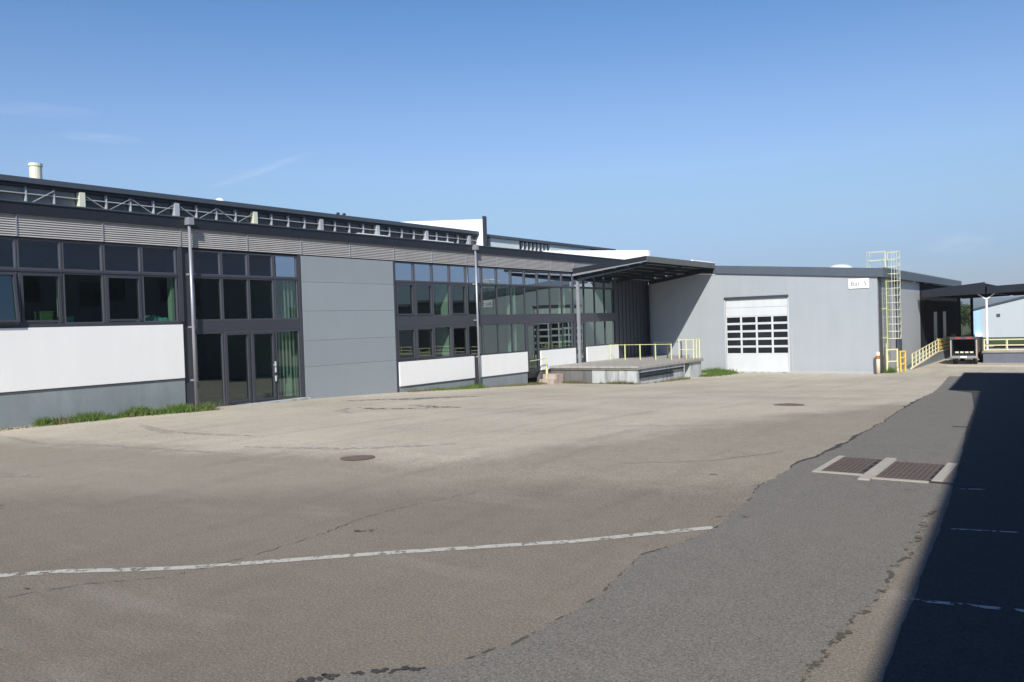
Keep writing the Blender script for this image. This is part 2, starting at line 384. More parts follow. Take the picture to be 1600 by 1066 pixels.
# dark sheet edged along the warehouse shadow, coloured to deepen that shade
tag(sheet('shadow_dark_strip', jag(pl([(-20, -1.05), (5, -1.13), (11, -1.5), (15, -1.83), (20, -2.31), (26, -2.8), (36, -3.95), (38, -5.0), (52, -6.05)]), .012, 'p'), lambda y: 4.2, -18, 52, M_shade_asphalt, .008, .1), kind='structure')
def strip(m, pts, w, off=.008, wob=0., sub=6):
    """ribbon along ground polyline"""
    P = []
    for (a, b) in zip(pts, pts[1:]):
        for i in range(sub): t = i/sub; P.append((a[0]+(b[0]-a[0])*t, a[1]+(b[1]-a[1])*t))
    P.append(pts[-1]); n0 = len(m.v)
    P = [(p[0]+rn.uniform(-wob, wob), p[1]+rn.uniform(-wob, wob)) for p in P]
    for i, p in enumerate(P):
        a = P[max(i-1, 0)]; b = P[min(i+1, len(P)-1)]; d = Vector((b[0]-a[0], b[1]-a[1])).normalized(); nx, ny = -d.y, d.x
        ww = (w(i/(len(P)-1)) if callable(w) else w)/2
        for s in (-1, 1): X, Y = p[0]+nx*ww*s, p[1]+ny*ww*s; m.v.append((X, Y, gz(Y)+off))
    for i in range(len(P)-1): m.f.append((n0+2*i, n0+2*i+1, n0+2*i+3, n0+2*i+2))
    return m
# worn white line across the yard
tag(strip(MB(), [(-9.9, 3.3), (-9.19, 3.79), (-8.75, 4.2), (-8.03, 4.68), (-7.65, 4.97), (-6.25, 6.33), (-4.69, 7.72), (-3.62, 8.97)], .13, .005, .006, 14).build('painted_line', M_line), kind='structure')
m = MB(); strip(m, [(-1.35, 7.42), (-.5, 7.57), (3.9, 8.3)], .07, .012, .004); strip(m, [(-1.34, 10.08), (-.66, 10.26), (3.9, 11.2)], .05, .012, .004); strip(m, [(-1.53, 12.49), (-1.24, 12.58)], .05, .012, .002)
strip(m, [(-1.2, 4.9), (3.9, 5.6)], .07, .012, .004)
tag(m.build('parking_lines', M_line2), kind='structure')
# cracks and tar seams
M_crack = wornpaint('crack_dirt', (.1, .092, .075), .46)
m = MB()
strip(m, [(-9.2, 2.9), (-8.4, 3.37), (-8.1, 4.1), (-7.6, 4.6), (-7.45, 5.6), (-7.5, 6.6), (-7.65, 7.4), (-7.6, 8.2), (-7.35, 9.3)], .011, .006, .03, 16)
strip(m, [(-8.3, 3.2), (-8.6, 2.2), (-8.2, 1.4)], .01, .006, .03, 14)
tag(m.build('hairline_cracks', M_crack), kind='structure'); m = MB()
tw = lambda t: .03+.09*abs(math.sin(t*9.1))*abs(math.sin(t*23))
strip(m, [(left_edge(y)-.01, y) for y in [13.2+.3*i for i in range(70)]], lambda t: .02+.09*max(0, math.sin(t*11.))*abs(math.sin(t*37)), .009, .02, 2)
for k in range(46):      # crumbled lip of the patch
    y = 3.55+rn.random()*.75; x = left_edge(y)+rn.uniform(-.05, .03); a_ = rn.uniform(0, 3.1); l_ = rn.uniform(.02, .07)
    strip(m, [(x, y), (x+l_*math.cos(a_), y+l_*math.sin(a_)*.7)], rn.uniform(.015, .045), .0095+.0001*k, .004, 3)
strip(m, [(-1.95, 12.86), (-1.3, 12.75)], .12, .013, .02); strip(m, [(-2.6, 20.4), (-1.9, 20.2)], .1, .013, .02); strip(m, [(-2.4, 22.6), (-1.9, 22.5)], .1, .013, .02)
strip(m, [(-9.8, 17.2), (-8.2, 17.9), (-7.2, 18.6)], .016, .006, .05, 8); strip(m, [(-6.6, 12.4), (-5.4, 13.3), (-4.6, 14.9)], .012, .006, .05, 8)
tag(m.build('tar_seams', M_tar), kind='structure')
m = MB()
strip(m, [(right_edge(y)+.02, y) for y in [4.8+.15*i for i in range(42)]], lambda t: .02+.05*abs(math.sin(t*31)), .009, .03, 3)
strip(m, [(left_edge(y)-.01, y) for y in [4.4+.2*i for i in range(42)]], lambda t: .012+.02*abs(math.sin(t*19)), .0085, .012, 3)
tag(m.build('joint_weeds', wornpaint('mossy_joint', (.1, .1, .07), .5)), kind='structure')
# cement smears in front of the entrance
m = MB()
for pts, w in (([(-22.6, 9.5), (-20, 9.2), (-16.9, 9.9), (-13.5, 10.25)], .22), ([(-21.5, 12.5), (-19, 11.8), (-16, 12.2)], .3), ([(-19.7, 18.6), (-19, 17.5), (-17.8, 17.2)], .3), ([(-15, 10.9), (-12.5, 11.6), (-10.6, 13.2)], .25), ([(-17, 6.5), (-15.2, 6.9)], .35)):
    strip(m, pts, (lambda W: (lambda t: W*(.3+math.sin(t*3.14))))(w), .005, .06, 8)
tag(m.build('cement_smears', M_smear), kind='structure')
m = MB()
for pts, w in (([(-18.6, 20.3), (-17.2, 20.1), (-16.3, 20.2)], .5), ([(-19.6, 18.9), (-18.4, 18.7), (-16.9, 19.7)], .35), ([(-22.5, 21.0), (-20.5, 23.2), (-19.5, 25.5)], .8)):
    strip(m, pts, (lambda W: (lambda t: W*(.3+math.sin(t*3.14))))(w), .0055, .08, 8)
tag(m.build('dark_stains', M_darksmear), kind='structure')
m = MB()
for k in range(22):
    x = rn.uniform(-17, -2.2); y = rn.uniform(3.5, 26); w = rn.uniform(.04, .22)
    strip(m, [(x, y), (x+rn.uniform(.05, .3), y+rn.uniform(-.1, .25)), (x+rn.uniform(.2, .5), y+rn.uniform(.1, .4))], (lambda W: (lambda t: W*(.25+math.sin(t*3.14))))(w), .0105+.00005*k, .01, 4)
tag(m.build('oil_spots', wornpaint('oil_spot', (.1, .09, .08), .56)), kind='structure')
# kerb edge of the pavement beyond the shadow
tag(MB().box(-7.8, 12, 58.6, 58.95, gz(58.8)-.1, gz(58.8)+.12).build('kerb', M_kerb, origin=(-7.8, 58.6, -1.2)), kind='structure')

# ------------------------------------------------------------ manholes & grates
def manhole(x, y, r, label):
    M_ = M_manhole; t = thing('manhole_cover', label, 'manhole cover', (x, y, gz(y)), 'manhole covers in the yard')
    z = gz(y); m = MB()
    m.tube([(x, y, z-.02), (x, y, z+.014)], r, 28); m.build('cover', M_, t)
    f = MB(); n = 28
    for k in range(n):
        a, b = 2*math.pi*k/n, 2*math.pi*(k+1)/n
        def P(an, rr, zz): return (x+rr*math.cos(an), y+rr*math.sin(an), zz)
        f.quad(P(a, r+.005, z+.018), P(a, r+.06, z+.012), P(b, r+.06, z+.012), P(b, r+.005, z+.018))
    f.build('ring', M_, t)
manhole(-11.33, 10.88, .265, 'round rusty manhole cover nearest the glazed entrance')
manhole(-7.7, 25.4, .4, 'round dark manhole cover out in the yard before the roller door')
def grate(c, label, w, d, loc):
    t = thing('drain_grate', label, 'drain grate', loc, 'rusty drain grates set in the asphalt')
    z = gz(c[1]); x0, y0 = c; m = MB()
    n = int(w/.07)
    for k in range(n): m.box(x0+.07*k, x0+.07*k+.056, y0, y0+d, z-.01, z+.016)
    for k in range(4): m.box(x0, x0+w, y0+d*(k+.5)/4-.02, y0+d*(k+.5)/4+.02, z-.02, z+.012)
    m.build('grid', M_rust, t)
    MB().box(x0, x0+w, y0, y0+d, z-.03, z+.006).build('pit', M_rubber, t)
    f = MB(); e = .1
    f.box(x0-e, x0, y0-e, y0+d+e, z-.05, z+.02); f.box(x0, x0+w, y0-e, y0, z-.05, z+.018)
    f.build('frame', M_kerb, t); return t
grate((-3.5, 13.05), 'left drain grate, the smaller of two rusty grates in pale frames', .62, 1.42, (-3.5, 13.05, 0))
grate((-2.68, 12.85), 'right drain grate, the wider of two, next to the shadow', .72, 1.5, (-2.7, 12.85, 0))
tag(MB().box(-2.86, -2.70, 12.6, 14.6, gz(13.5)-.05, gz(13.5)+.035).build('grate_kerb', M_kerb, origin=(-2.8, 13.5, 0)), kind='structure')
tag(MB().box(-1.94, -1.80, 12.9, 14.5, gz(13.5)-.05, gz(13.5)+.03).build('grate_kerb', M_kerb, origin=(-1.87, 13.5, 0)), kind='structure')

# ------------------------------------------------------------ main factory hall
XF = -24.6
hall = thing('factory_hall', 'long low factory hall with anthracite frame glazing, white parapet panels and dark fascia', 'building', (XF, 16, 0))
Y0, Y1 = -14., 50.9
def P(m, name, mat, **k): return m.build(name, mat, hall, **k)
# shell
P(MB().box(-33, XF-.05, Y0, Y0+.2, -.3, 5.93), 'wall', M_panel)
P(MB().box(-33.4, -33.05, Y0, 62, -.3, 6.1), 'wall', M_inner)
P(MB().box(XF-.25, XF-.03, Y0+.2, 6.0, -.2, 5.28), 'wall', M_panel)
P(MB().box(-33.04, -24.63, Y0, Y1-.02, 6.0, 6.16), 'roof', M_roof)
P(MB().box(-24.62, -24.46, Y0-.05, Y1-.02, 5.92, 6.25), 'fascia', M_fascia)
P(MB().box(-24.6, -24.42, Y0-.05, Y1-.02, 6.252, 6.29), 'roof_edge_trim', M_fascia2)
# louvers
def louver(y0, y1):
    m = MB(); n = 9; z0, z1 = 5.31, 5.915; h = (z1-z0)/n
    for k in range(n):
        a = z0+h*k
        m.quad((-24.52, y0, a), (-24.52, y1, a), (-24.56, y1, a+h*.8), (-24.56, y0, a+h*.8))
        m.quad((-24.56, y0, a+h*.8), (-24.56, y1, a+h*.8), (-24.52, y1, a+h), (-24.52, y0, a+h))
    m.box(-24.62, -24.565, y0, y1, z0, z1)
    P(m, 'louver_band', M_louver); P(MB().box(-24.56, -24.505, y1+.002, y1+.038, z0, z1), 'joint_strip', M_pipe)
jo = [6, 8.5, 10.95, 13.4, 16.0, 18.62, 21.05, 23.55, 26.1, 28.6, 31.1, 33.6, 36.1, 38.6, 41.0, 43.5, 46.0, 48.5, 50.8]
for a, b in zip(jo, jo[1:]): louver(a, b-.04)
# windows ----------------------------------------------------------------
WM = {}
def window(y0, y1, z0, z1, sash=False, up=False, x=XF, tilt=0, nm='window', mat=None, fw=.045):
    key = (round(y1-y0, 3), round(z1-z0, 3), sash, up, nm)
    w, h = y1-y0, z1-z0
    if key not in WM:
        e = fw; m = MB()
        m.box(-.1, .02, 0, e, 0, h); m.box(-.1, .02, w-e, w, 0, h); m.box(-.1, .02, e, w-e, 0, e); m.box(-.1, .02, e, w-e, h-e, h)
        fr = bpy.data.meshes.new(nm); fr.from_pydata(m.v, [], m.f); fr.materials.append(mat or M_frame_l)
        s = MB(); g = e
        if sash:
            q = .065; a, b, c, d = e+.008, w-e-.008, e+.008, h-e-.008
            s.box(-.07, .045, a, a+q, c, d); s.box(-.07, .045, b-q, b, c, d); s.box(-.07, .045, a+q, b-q, c, c+q); s.box(-.07, .045, a+q, b-q, d-q, d); g = e+.008+q
            sm = bpy.data.meshes.new('sash'); sm.from_pydata(s.v, [], s.f); sm.materials.append(M_frame)
        else: sm = None
        p = MB().quad((-.03, g, g), (-.03, w-g, g), (-.03, w-g, h-g), (-.03, g, h-g))
        pm = bpy.data.meshes.new('pane'); pm.from_pydata(p.v, [], p.f); pm.materials.append(M_glass_up if up else M_glass)
        WM[key] = (fr, sm, pm)
    fr, sm, pm = WM[key]
    o = bpy.data.objects.new(nm, fr); COLL.objects.link(o); o.parent = hall; o.location = Vector((x, y0, z0))-ORG[hall.name]
    if sm and not tilt:
        s = bpy.data.objects.new('sash', sm); COLL.objects.link(s); s.parent = o
    p = bpy.data.objects.new('pane', pm); COLL.objects.link(p); p.parent = o
    p.rotation_euler = (0, rn.uniform(-.0035, .0035), rn.uniform(-.005, .005))
    if tilt:   # top-hung sash standing open: hinge on the upper edge
        s = bpy.data.objects.new('sash', sm); COLL.objects.link(s); s.parent = o
        for q in (s, p):
            q.rotation_euler = (0, -tilt, 0); q.location = (h*math.sin(tilt)*1.0, 0, h-h*math.cos(tilt))
    return o
UP1, UP0 = 5.27, 4.40
# bay 1 (left): two rows over a white parapet
for k in range(-3, 5):
    a = 9.70+1.23*k; b = a+1.23
    window(a+.01, b-.01, UP0, UP1, up=True, mat=M_frame_l)
    window(a+.01, b-.01, 2.84, 4.34, sash=(k in (1, 3, 0, -2)), tilt=(R(6.5) if k == 0 else 0))
P(MB().box(XF-.09, XF+.045, 6.0, 16.02, 4.342, 4.398), 'transom', M_frame)
P(MB().box(XF-.12, XF+.03, 6.0, 16.02, 2.752, 2.836), 'window_sill', M_frame)
P(MB().box(XF-.09, XF+.06, 15.87, 16.02, 2.84, 5.3), 'corner_post', M_frame)
P(MB().box(XF-.06, XF+.07, 6.0, 15.96, .985, 2.748), 'white_panel', M_white, bevel=.01)
P(MB().box(XF-.2, XF+.01, 6.0, 15.98, -.3, .965), 'base_wall', M_basewall)
P(MB().box(XF-.2, XF+.015, 6.0, 15.99, .966, .984), 'joint_strip', M_rubber)
P(MB().box(XF-.16, XF-.04, 15.99, 16.40, -.3, 5.29), 'corner_post', M_frame)
P(MB().box(XF-.05, XF+.012, 6.0, 26.1, 5.272, 5.308), 'head_trim', M_fascia)
# bay 2: entrance glazing
for k in range(4):
    a = 16.42+1.11*k; b = a+1.11
    window(a+.01, b-.01, UP0, UP1-.03, up=True)
    window(a+.01, b-.01, 2.86, 4.34, sash=False)
P(MB().box(XF-.09, XF+.04, 16.41, 20.87, 4.342, 4.398), 'transom', M_frame)
P(MB().box(XF-.1, XF+.03, 16.41, 20.87, 2.47, 2.856), 'spandrel', M_frame)
zb = -.02
window(16.43, 17.50, zb-.05, 2.465, nm='side_light')
window(19.74, 20.85, gz(20)+.04, 2.465, nm='side_light')
def door(y0, y1, z0, z1, hy):
    d = window(y0, y1, z0, z1, sash=True, nm='door', mat=M_frame_l, x=XF+.01)
    if hy is not None:
        h = MB(); w = y1-y0; yy = hy
        h.box(.05, .075, yy-.025, yy+.025, 1.02, 1.42); h.box(.05, .075, yy-.025, yy+.025, .70, .9)
        h.tube([(.05, yy, 1.3), (.12, yy, 1.3), (.12, yy-.14, 1.3)], .014)
        me = bpy.data.meshes.new('handle'); me.from_pydata(h.v, [], h.f); me.materials.append(M_steelw)
        o = bpy.data.objects.new('handle', me); COLL.objects.link(o); o.parent = d
door(17.53, 18.60, -.06, 2.465, None); door(18.64, 19.70, -.09, 2.465, 1.0)
P(MB().box(XF-.3, XF+.35, 16.0, 21.0, -.4, -.10), 'threshold', M_conc)
P(MB().box(XF-.12, XF+.06, 20.87, 21.0, -.3, 5.28), 'corner_post', M_frame)
# solid grey bay in horizontal panels
zs = [-.4, 1.03, 2.03, 3.16, 4.27, 5.265]
for a, b in zip(zs, zs[1:]): P(MB().box(XF-.2, XF+.06, 21.01, 26.03, a+.003, b-.003), 'cladding_panel', M_panel, bevel=.008)
P(MB().box(XF-.25, XF+.02, 21.01, 26.03, -.4, 5.27), 'wall', M_rubber)
# bays 3 and 4: three rows of lights on a 1.2375 m module
MOD = 1.2375; B0 = 26.15
for k in range(16):
    a = B0+MOD*k; b = a+MOD
    thin = k > 4; kw = dict(fw=.018, mat=M_frame, nm='slim_window') if thin else dict(mat=M_frame_l)
    window(a+.01, b-.01, UP0+.03, UP1-.01, up=True, mat=M_frame_l)
    window(a+(0 if thin else .01), b-(.002 if thin else .01), 2.9, 4.38, sash=(k in (0, 1, 3)), **kw)
    if k in (8, 12): door(a+.01, b-.01, -.14, 2.42, None)
    else: window(a+(0 if thin else .01), b-(.002 if thin else .01), .98, 2.42, sash=(k in (0, 1, 3)), **kw)
P(MB().box(XF-.09, XF+.035, B0-.1, 46.0, 4.382, 4.428), 'transom', M_frame)
P(MB().box(XF-.1, XF+.03, B0-.1, 46.0, 2.425, 2.895), 'spandrel', M_frame)
P(MB().box(XF-.12, XF+.06, 26.04, 26.14, -.5, 5.3), 'corner_post', M_frame)
P(MB().box(XF-.05, XF+.012, 26.1, 46.05, 5.272, 5.308), 'head_trim', M_fascia)
for a, b in ((26.2, 31.45), (31.8, B0+MOD*8-.02), (B0+MOD*9+.02, B0+MOD*12-.02), (B0+MOD*13+.02, 46.2)):
    P(MB().box(XF-.06, XF+.09, a, b, -.12, .93), 'white_panel', M_white, bevel=.01)
    P(MB().box(XF-.1, XF+.05, a-.02, b, .932, .976), 'window_sill', M_frame)
P(MB().box(XF-.22, XF+.02, 26.15, 36.05, -1.2, -.125), 'base_wall', M_basewall)
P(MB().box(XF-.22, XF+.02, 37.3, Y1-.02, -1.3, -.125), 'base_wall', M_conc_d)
P(MB().box(XF-.25, XF-.01, 46.02, Y1-.02, -.12, 5.3), 'wall', M_frame)
for k in range(9): P(MB().box(XF-.008, XF+.03, 46.5+.5*k, 46.56+.5*k, -.1, 5.2), 'rib', M_frame)
# interior: floors, back wall, cross walls
P(MB().box(-31, XF-.22, 6.0, Y1-.1, 2.5, 2.79), 'floor_slab', M_inner)
P(MB().box(-31, XF-.22, 6.0, Y1-.1, 5.32, 5.6), 'ceiling', M_inner)
P(MB().box(-31, XF-.22, 6.0, Y1-.1, -.5, -.16), 'floor', M_floor_in)
P(MB().box(-31.2, -31.01, 6.0, Y1-.1, -.4, 5.9), 'interior_wall', M_inner)
P(MB().box(-31, XF-.25, 21.1, 25.9, -.1, 2.49), 'interior_wall', M_part)
P(MB().box(-31, XF-.25, 21.1, 25.9, 2.8, 5.31), 'interior_wall', M_part)
for y, d in ((12.15, .16), (15.75, .22), (29.92, .75), (35.35, .5), (40.3, .4)):
    for z0, z1 in ((-.15, 2.49), (2.8, 5.31)):
        P(MB().box(XF-.2-d, XF-.2, y, y+.1, z0, z1), 'partition_wall', M_part)
# vertical blinds hanging beside the entrance corner
for z0, z1, n in ((.0, 2.4, 5), (2.9, 4.3, 3)):
    for k in range(n):
        y = 20.72-.17*k
        t = MB(); t.box(XF-.2, XF-.19, y-.035, y+.035, z0, z1)
        tag(t.build('blind_slat', M_part, origin=(XF-.2, y, z0)), 'pale green vertical blind slat behind the entrance glazing, %s floor' % ('ground' if z0 < 1 else 'upper'), 'blind slat', 'vertical blind slats beside the %s entrance corner' % ('lower' if z0 < 1 else 'upper'))
# rainwater pipes
def pipe(y, ztop, zbot):
    m = MB(); m.tube([(XF+.24, y, zbot), (XF+.24, y, ztop-.25)], .052, 12); P(m, 'drainpipe', M_pipe, smooth=True)
    P(MB().box(XF+.13, XF+.38, y-.1, y+.1, ztop-.26, ztop-.02), 'rain_hopper', M_pipe, bevel=.01)
    for z in (.9, 2.66, 4.4): P(MB().box(XF+.05, XF+.25, y-.07, y+.07, z-.03, z+.03), 'pipe_bracket', M_pipe)
pipe(16.22, 6.28, gz(16)+.02); pipe(31.6, 6.3, gz(31.6)+.02)
P(MB().box(XF-.05, XF+.1, 31.46, 31.79, -1., .93), 'downpipe_recess', M_frame)
# clerestory (upper roof light) behind the low roof
XC = -33.
P(MB().box(-46, XC-.12, Y0, 43.0, 6.0, 8.32), 'clerestory_wall', M_clr)
P(MB().box(-47, XC+.22, Y0, 43.0, 8.325, 8.53), 'clerestory_roof', M_fascia2)
P(MB().box(XC-.11, XC+.03, Y0, 43.0, 8.2, 8.32), 'clerestory_beam', M_fascia)
P(MB().box(XC-.119, XC-.112, Y0, 17.0, 6.2, 8.19), 'translucent_glazing', paint('grey_translucent_sheet', (.2, .21, .2), .5, 0, .3, 1.5))
y = 8.86; k = 0
while y < 42.9:
    thick = (k % 4 == 0)
    if thick: P(MB().box(XC-.11, XC+.16, y-.11, y+.11, 6.2, 8.198), 'column', M_cream if k in (8, 16) else M_clsteel)
    else: P(MB().box(XC-.1, XC+.06, y-.022, y+.022, 6.2, 8.198), 'mullion', M_clsteel)
    y += 1.0375; k += 1
P(MB().box(XC-.1, XC+.05, Y0, 42.9, 7.93, 7.965), 'rail', M_clsteel)
y = 12.9+1.0375*.0; k = 0
m = MB(); yy = 17.16
while yy < 25.2:
    m.bar((XC+.09, yy, 8.17 if k % 2 == 0 else 7.58), (XC+.09, yy+1.0375, 7.58 if k % 2 == 0 else 8.17), .022); yy += 1.0375; k += 1
P(m, 'truss_diagonals', M_clsteel)
m = MB(); m.bar((XC+.09, 13.1, 8.15), (XC+.09, 14.1, 7.58), .03); m.bar((XC+.09, 15.2, 7.58), (XC+.09, 16.1, 8.15), .03); P(m, 'truss_diagonals', M_clsteel)
# white and pale blocks low on the far part of the clerestory
for a, b in ((31.9, 34.2), (37.3, 40.0)): P(MB().box(XC+.2, XC+.5, a, b, 6.2, 7.62), 'white_housing', M_wpar)
for k in range(0): P(MB().box(XC-.1, XC+.07, 34.3+.52*k, 34.34+.52*k, 6.2, 8.19), 'mullion', M_steelw)
# parapet fire walls and second clerestory
P(MB().prism([(-46, 43.02, 6.0), (-32.5, 43.02, 6.0), (-32.5, 43.02, 9.3), (-46, 43.02, 10.3)], (0, .3, 0)), 'parapet_wall', M_wpar)
P(MB().box(-32.49, -32.4, 43.0, 43.34, 6.2, 9.5), 'parapet_trim', M_frame)
P(MB().box(-46, XC-.3, 43.34, 62, 6.0, 8.2), 'clerestory_wall', M_clr)
P(MB().box(-47, XC+.1, 43.34, 62, 8.26, 8.44), 'clerestory_roof', M_fascia2)
P(MB().box(XC-.3, XC-.08, 44.6, 48.0, 6.2, 8.25), 'clerestory_panel', M_pale)
P(MB().box(XC-.3, XC-.05, 52.0, 58.0, 6.2, 8.25), 'clerestory_panel', M_pale)
for k in range(7): P(MB().box(XC-.3, XC-.1, 48.5+.5*k, 48.6+.5*k, 6.2, 8.2), 'mullion', M_steelw)
P(MB().prism([(-36, 51.0, 5.6), (-24.62, 51.0, 5.6), (-24.62, 51.0, 7.1), (-36, 51.0, 7.95)], (0, .3, 0)), 'parapet_wall', M_wpar)
# chimney, skylight dome, vents on the upper roof
ch = thing('chimney', 'short pale cylindrical flue standing on the upper roof at the left', 'chimney', (-36, 16.6, 8.5))
m = MB(); m.tube([(-36, 16.9, 8.5), (-36, 16.9, 9.62)], .24, 16); m.build('flue', M_cream, ch, smooth=False)
m = MB(); m.tube([(-36, 16.9, 9.62), (-36, 16.9, 9.74)], .27, 16); m.build('cap', M_cream, ch)
tag(MB().dome((-34.4, 24.6, 8.53), .3, .3, .42).build('roof_dome', M_wpar, origin=(-34.4, 24.6, 8.53), smooth=True), 'small white dome on the upper roof edge of the long hall', 'roof dome')
for y, g_ in ((31.85, 'left'), (32.3, 'right')):
    m = MB(); m.tube([(-34, y, 8.53), (-34, y, 8.8)], .05, 8); m.dome((-34, y, 8.78), .11, .11, .1, 8, 3)
    tag(m.build('roof_vent', M_fascia, origin=(-34, y, 8.53)), 'short dark vent pipe on the upper roof, %s one of the pair' % g_, 'roof vent', 'pair of dark roof vents')

# ------------------------------------------------------------ wing with the roller door
WX, WY = -10.24, 50.9
wing = thing('wing_hall', 'light grey clad wing with sectional door and low sloping dark roof edge', 'building', (WX, WY, gz(WY)))
def W(m, name, mat, **k): return m.build(name, mat, wing, **k)
def topz(x): return 4.45-.082*(x-WX)   # underside of fascia
DX0, DX1, DZ0, DZ1 = -19.3, -15.36, -1.06, 3.52
def slab(x0, x1, zb=-1.3, y0=WY, d=.25):
    return MB().prism([(x0, y0, zb), (x1, y0, zb), (x1, y0, topz(x1)), (x0, y0, topz(x0))], (0, d, 0))
m = slab(-24.58, DX0); W(m, 'wall', M_wing)
W(slab(DX1, WX), 'wall', M_wing)
W(slab(DX0+.001, DX1-.001, DZ1), 'wall', M_wing)
W(MB().box(DX0, DX1, WY+.001, WY+.2, -1.4, DZ0-.01), 'threshold', M_conc)
for x0, x1 in ((-24.58, -19.99), (-20.0, WX+.35)):
    m = MB(); y0 = WY-.12
    m.prism([(x0, y0, topz(x0)), (x1, y0, topz(x1)), (x1, y0, topz(x1)+.5), (x0, y0, topz(x0)+.5)], (0, .3, 0)); 
    if x0 > -21: W(m, 'fascia', M_wfascia)
W(MB().prism([(-24.5, WY-.1, topz(-24.5)-.02), (-20.01, WY-.1, topz(-20)-.02), (-20.01, WY-.1, 6.0), (-24.5, WY-.1, 6.0)], (0, .08, 0)), 'fascia', M_canopy_dark)
m = MB(); m.prism([(-24.55, WY-.04, topz(-24.55)-.12), (-19.9, WY-.04, topz(-19.9)-.1), (-19.9, WY-.04, topz(-19.9)-.02), (-24.55, WY-.04, topz(-24.55)-.03)], (0, .035, 0)); W(m, 'flashing', M_wpar)
m = MB(); m.prism([(-24.6, WY+.18, topz(-24.6)+.2), (WX+.3, WY+.18, topz(WX+.3)+.2), (WX+.3, WY+.18, topz(WX+.3)+.42), (-24.6, WY+.18, topz(-24.6)+.42)], (0, 33.4, 0)); W(m, 'roof', M_roof)
# side wall
ys_ = [WY+1.05, 57.4, 58.9, 63.3, 66.5, 70, 74, 79, 100]
W(MB().box(WX-.25, WX+.02, WY+.252, WY+1.05, -1.3, 4.4), 'corner_trim', M_frame)
for a, b in ((WY+1.05, 55.9), (57.6, 64.8)): W(MB().box(WX-.25, WX, a, b, -1.3, 4.42), 'wall', M_wing_side)
W(MB().box(WX-.25, WX+.06, 55.9, 57.6, -1.3, 4.42), 'wall_pilaster', M_fascia2)
W(MB().box(WX-.25, WX, 64.8, 67, -1.3, 4.42), 'wall', M_shadewall)  # from here on the shade under the road canopy is in the wall colour
W(MB().box(WX-.25, WX+.05, 67, 68.4, -1.3, 4.42), 'wall_pilaster', M_shadewall)
W(MB().box(WX-.25, WX, 68.4, 84.5, -1.3, 4.42), 'wall', M_shadewall)
W(MB().box(-24.6, WX-.26, 84.2, 84.5, -1.3, 4.42), 'wall', M_wing_side)
W(MB().box(-24.85, -24.6, WY+.3, 84.5, -1.3, 5.6), 'wall', M_wing_side)
for y in (70.5, 75.2): W(MB().box(WX-.02, WX+.05, y, y+1.6, -.2, 2.3), 'service_door', M_frame)
W(MB().box(WX-.02, WX+.35, WY+.19, 84.5, 4.43, 4.95), 'fascia', M_wfascia)
W(MB().box(WX+.0, WX+.33, WY+.2, 84.5, 4.952, 5.0), 'gutter', M_pipe)
for y in (61.5, 66): W(MB().tube([(WX+.2, y, 4.35), (WX+.2, y, 4.62)], .09, 8), 'floodlight', M_pale)
W(MB().tube([(WX+.14, 55.75, 4.4), (WX+.14, 55.75, -1.15)], .06, 8), 'drainpipe', M_fascia2)
# sectional door
dr = MB(); 
W(MB().box(DX0-.06, DX1+.06, WY-.06, WY+.02, DZ1+.005, DZ1+.15), 'door_hood', M_frame)
z_glass0, z_glass1 = .04, 2.44
rowsn = 5; ph = (z_glass1-z_glass0)/rowsn; cw = (DX1-DX0)/4
door_o = MB()
yd = WY+.06
door_o.box(DX0, DX1, yd, yd+.05, DZ0, z_glass0); 
tops = [z_glass1, z_glass1+.54, DZ1]
for a, b in zip(tops, tops[1:]): door_o.box(DX0, DX1, yd, yd+.05, a+.006, b-.006)
for r in range(rowsn):
    zc = z_glass0+ph*r
    door_o.box(DX0, DX1, yd-.002, yd+.048, zc+.004, zc+.07); door_o.box(DX0, DX1, yd-.002, yd+.048, zc+ph-.06, zc+ph-.003)
    for c in range(5):
        xc = DX0+cw*c; e0, e1 = max(xc-.06, DX0), min(xc+.06, DX1); door_o.box(e0, e1, yd, yd+.046, zc+.07, zc+ph-.06)
dd = W(door_o, 'sectional_door', M_doorw)
for r in range(rowsn):
    for c in range(4):
        xc = DX0+cw*c; zc = z_glass0+ph*r
        q = MB().box(xc+.055, xc+cw-.055, yd+.02, yd+.03, zc+.068, zc+ph-.058).build('pane', M_black, dd)
W(MB().box(DX0-.05, DX0, WY-.01, WY+.05, DZ0-.05, DZ1), 'door_jamb', M_doorw); W(MB().box(DX1, DX1+.05, WY-.01, WY+.05, DZ0-.05, DZ1), 'door_jamb', M_doorw)
W(MB().box(DX0-.6, -19.99+9.7, WY-.02, WY-.002, -1.2, -.75), 'plinth', M_basewall) if False else None
W(MB().box(-15.2, -15.12, WY-.02, WY-.001, -1.1, 1.6), 'panel_joint', M_wing_side)
# low plinth strips
W(MB().box(-15.3, WX-.01, WY-.025, WY-.003, -1.3, -.98), 'plinth', M_wing_side); W(MB().box(-24.55, DX0-.07, WY-.025, WY-.003, -1.3, -.98), 'plinth', M_wing_side)
# skylight domes on wing roof
for (x, y, rx, h, lab) in ((-16.6, 56, .8, .1, 'low white skylight dome on the wing roof above the sectional door'), (-13.25, 55, .85, .34, 'larger pale skylight dome on the wing roof towards the ladder')):
    t = thing('skylight_dome', lab, 'skylight', (x, y, topz(x)+.4), 'skylight domes on the wing roof')
    MB().box(x-rx, x+rx, y-rx, y+rx, topz(x)+.3, topz(x)+.5).build('curb', M_pipe, t); MB().dome((x, y, topz(x)+.5), rx*.95, rx*.95, h).build('dome', M_pale, t, smooth=True)
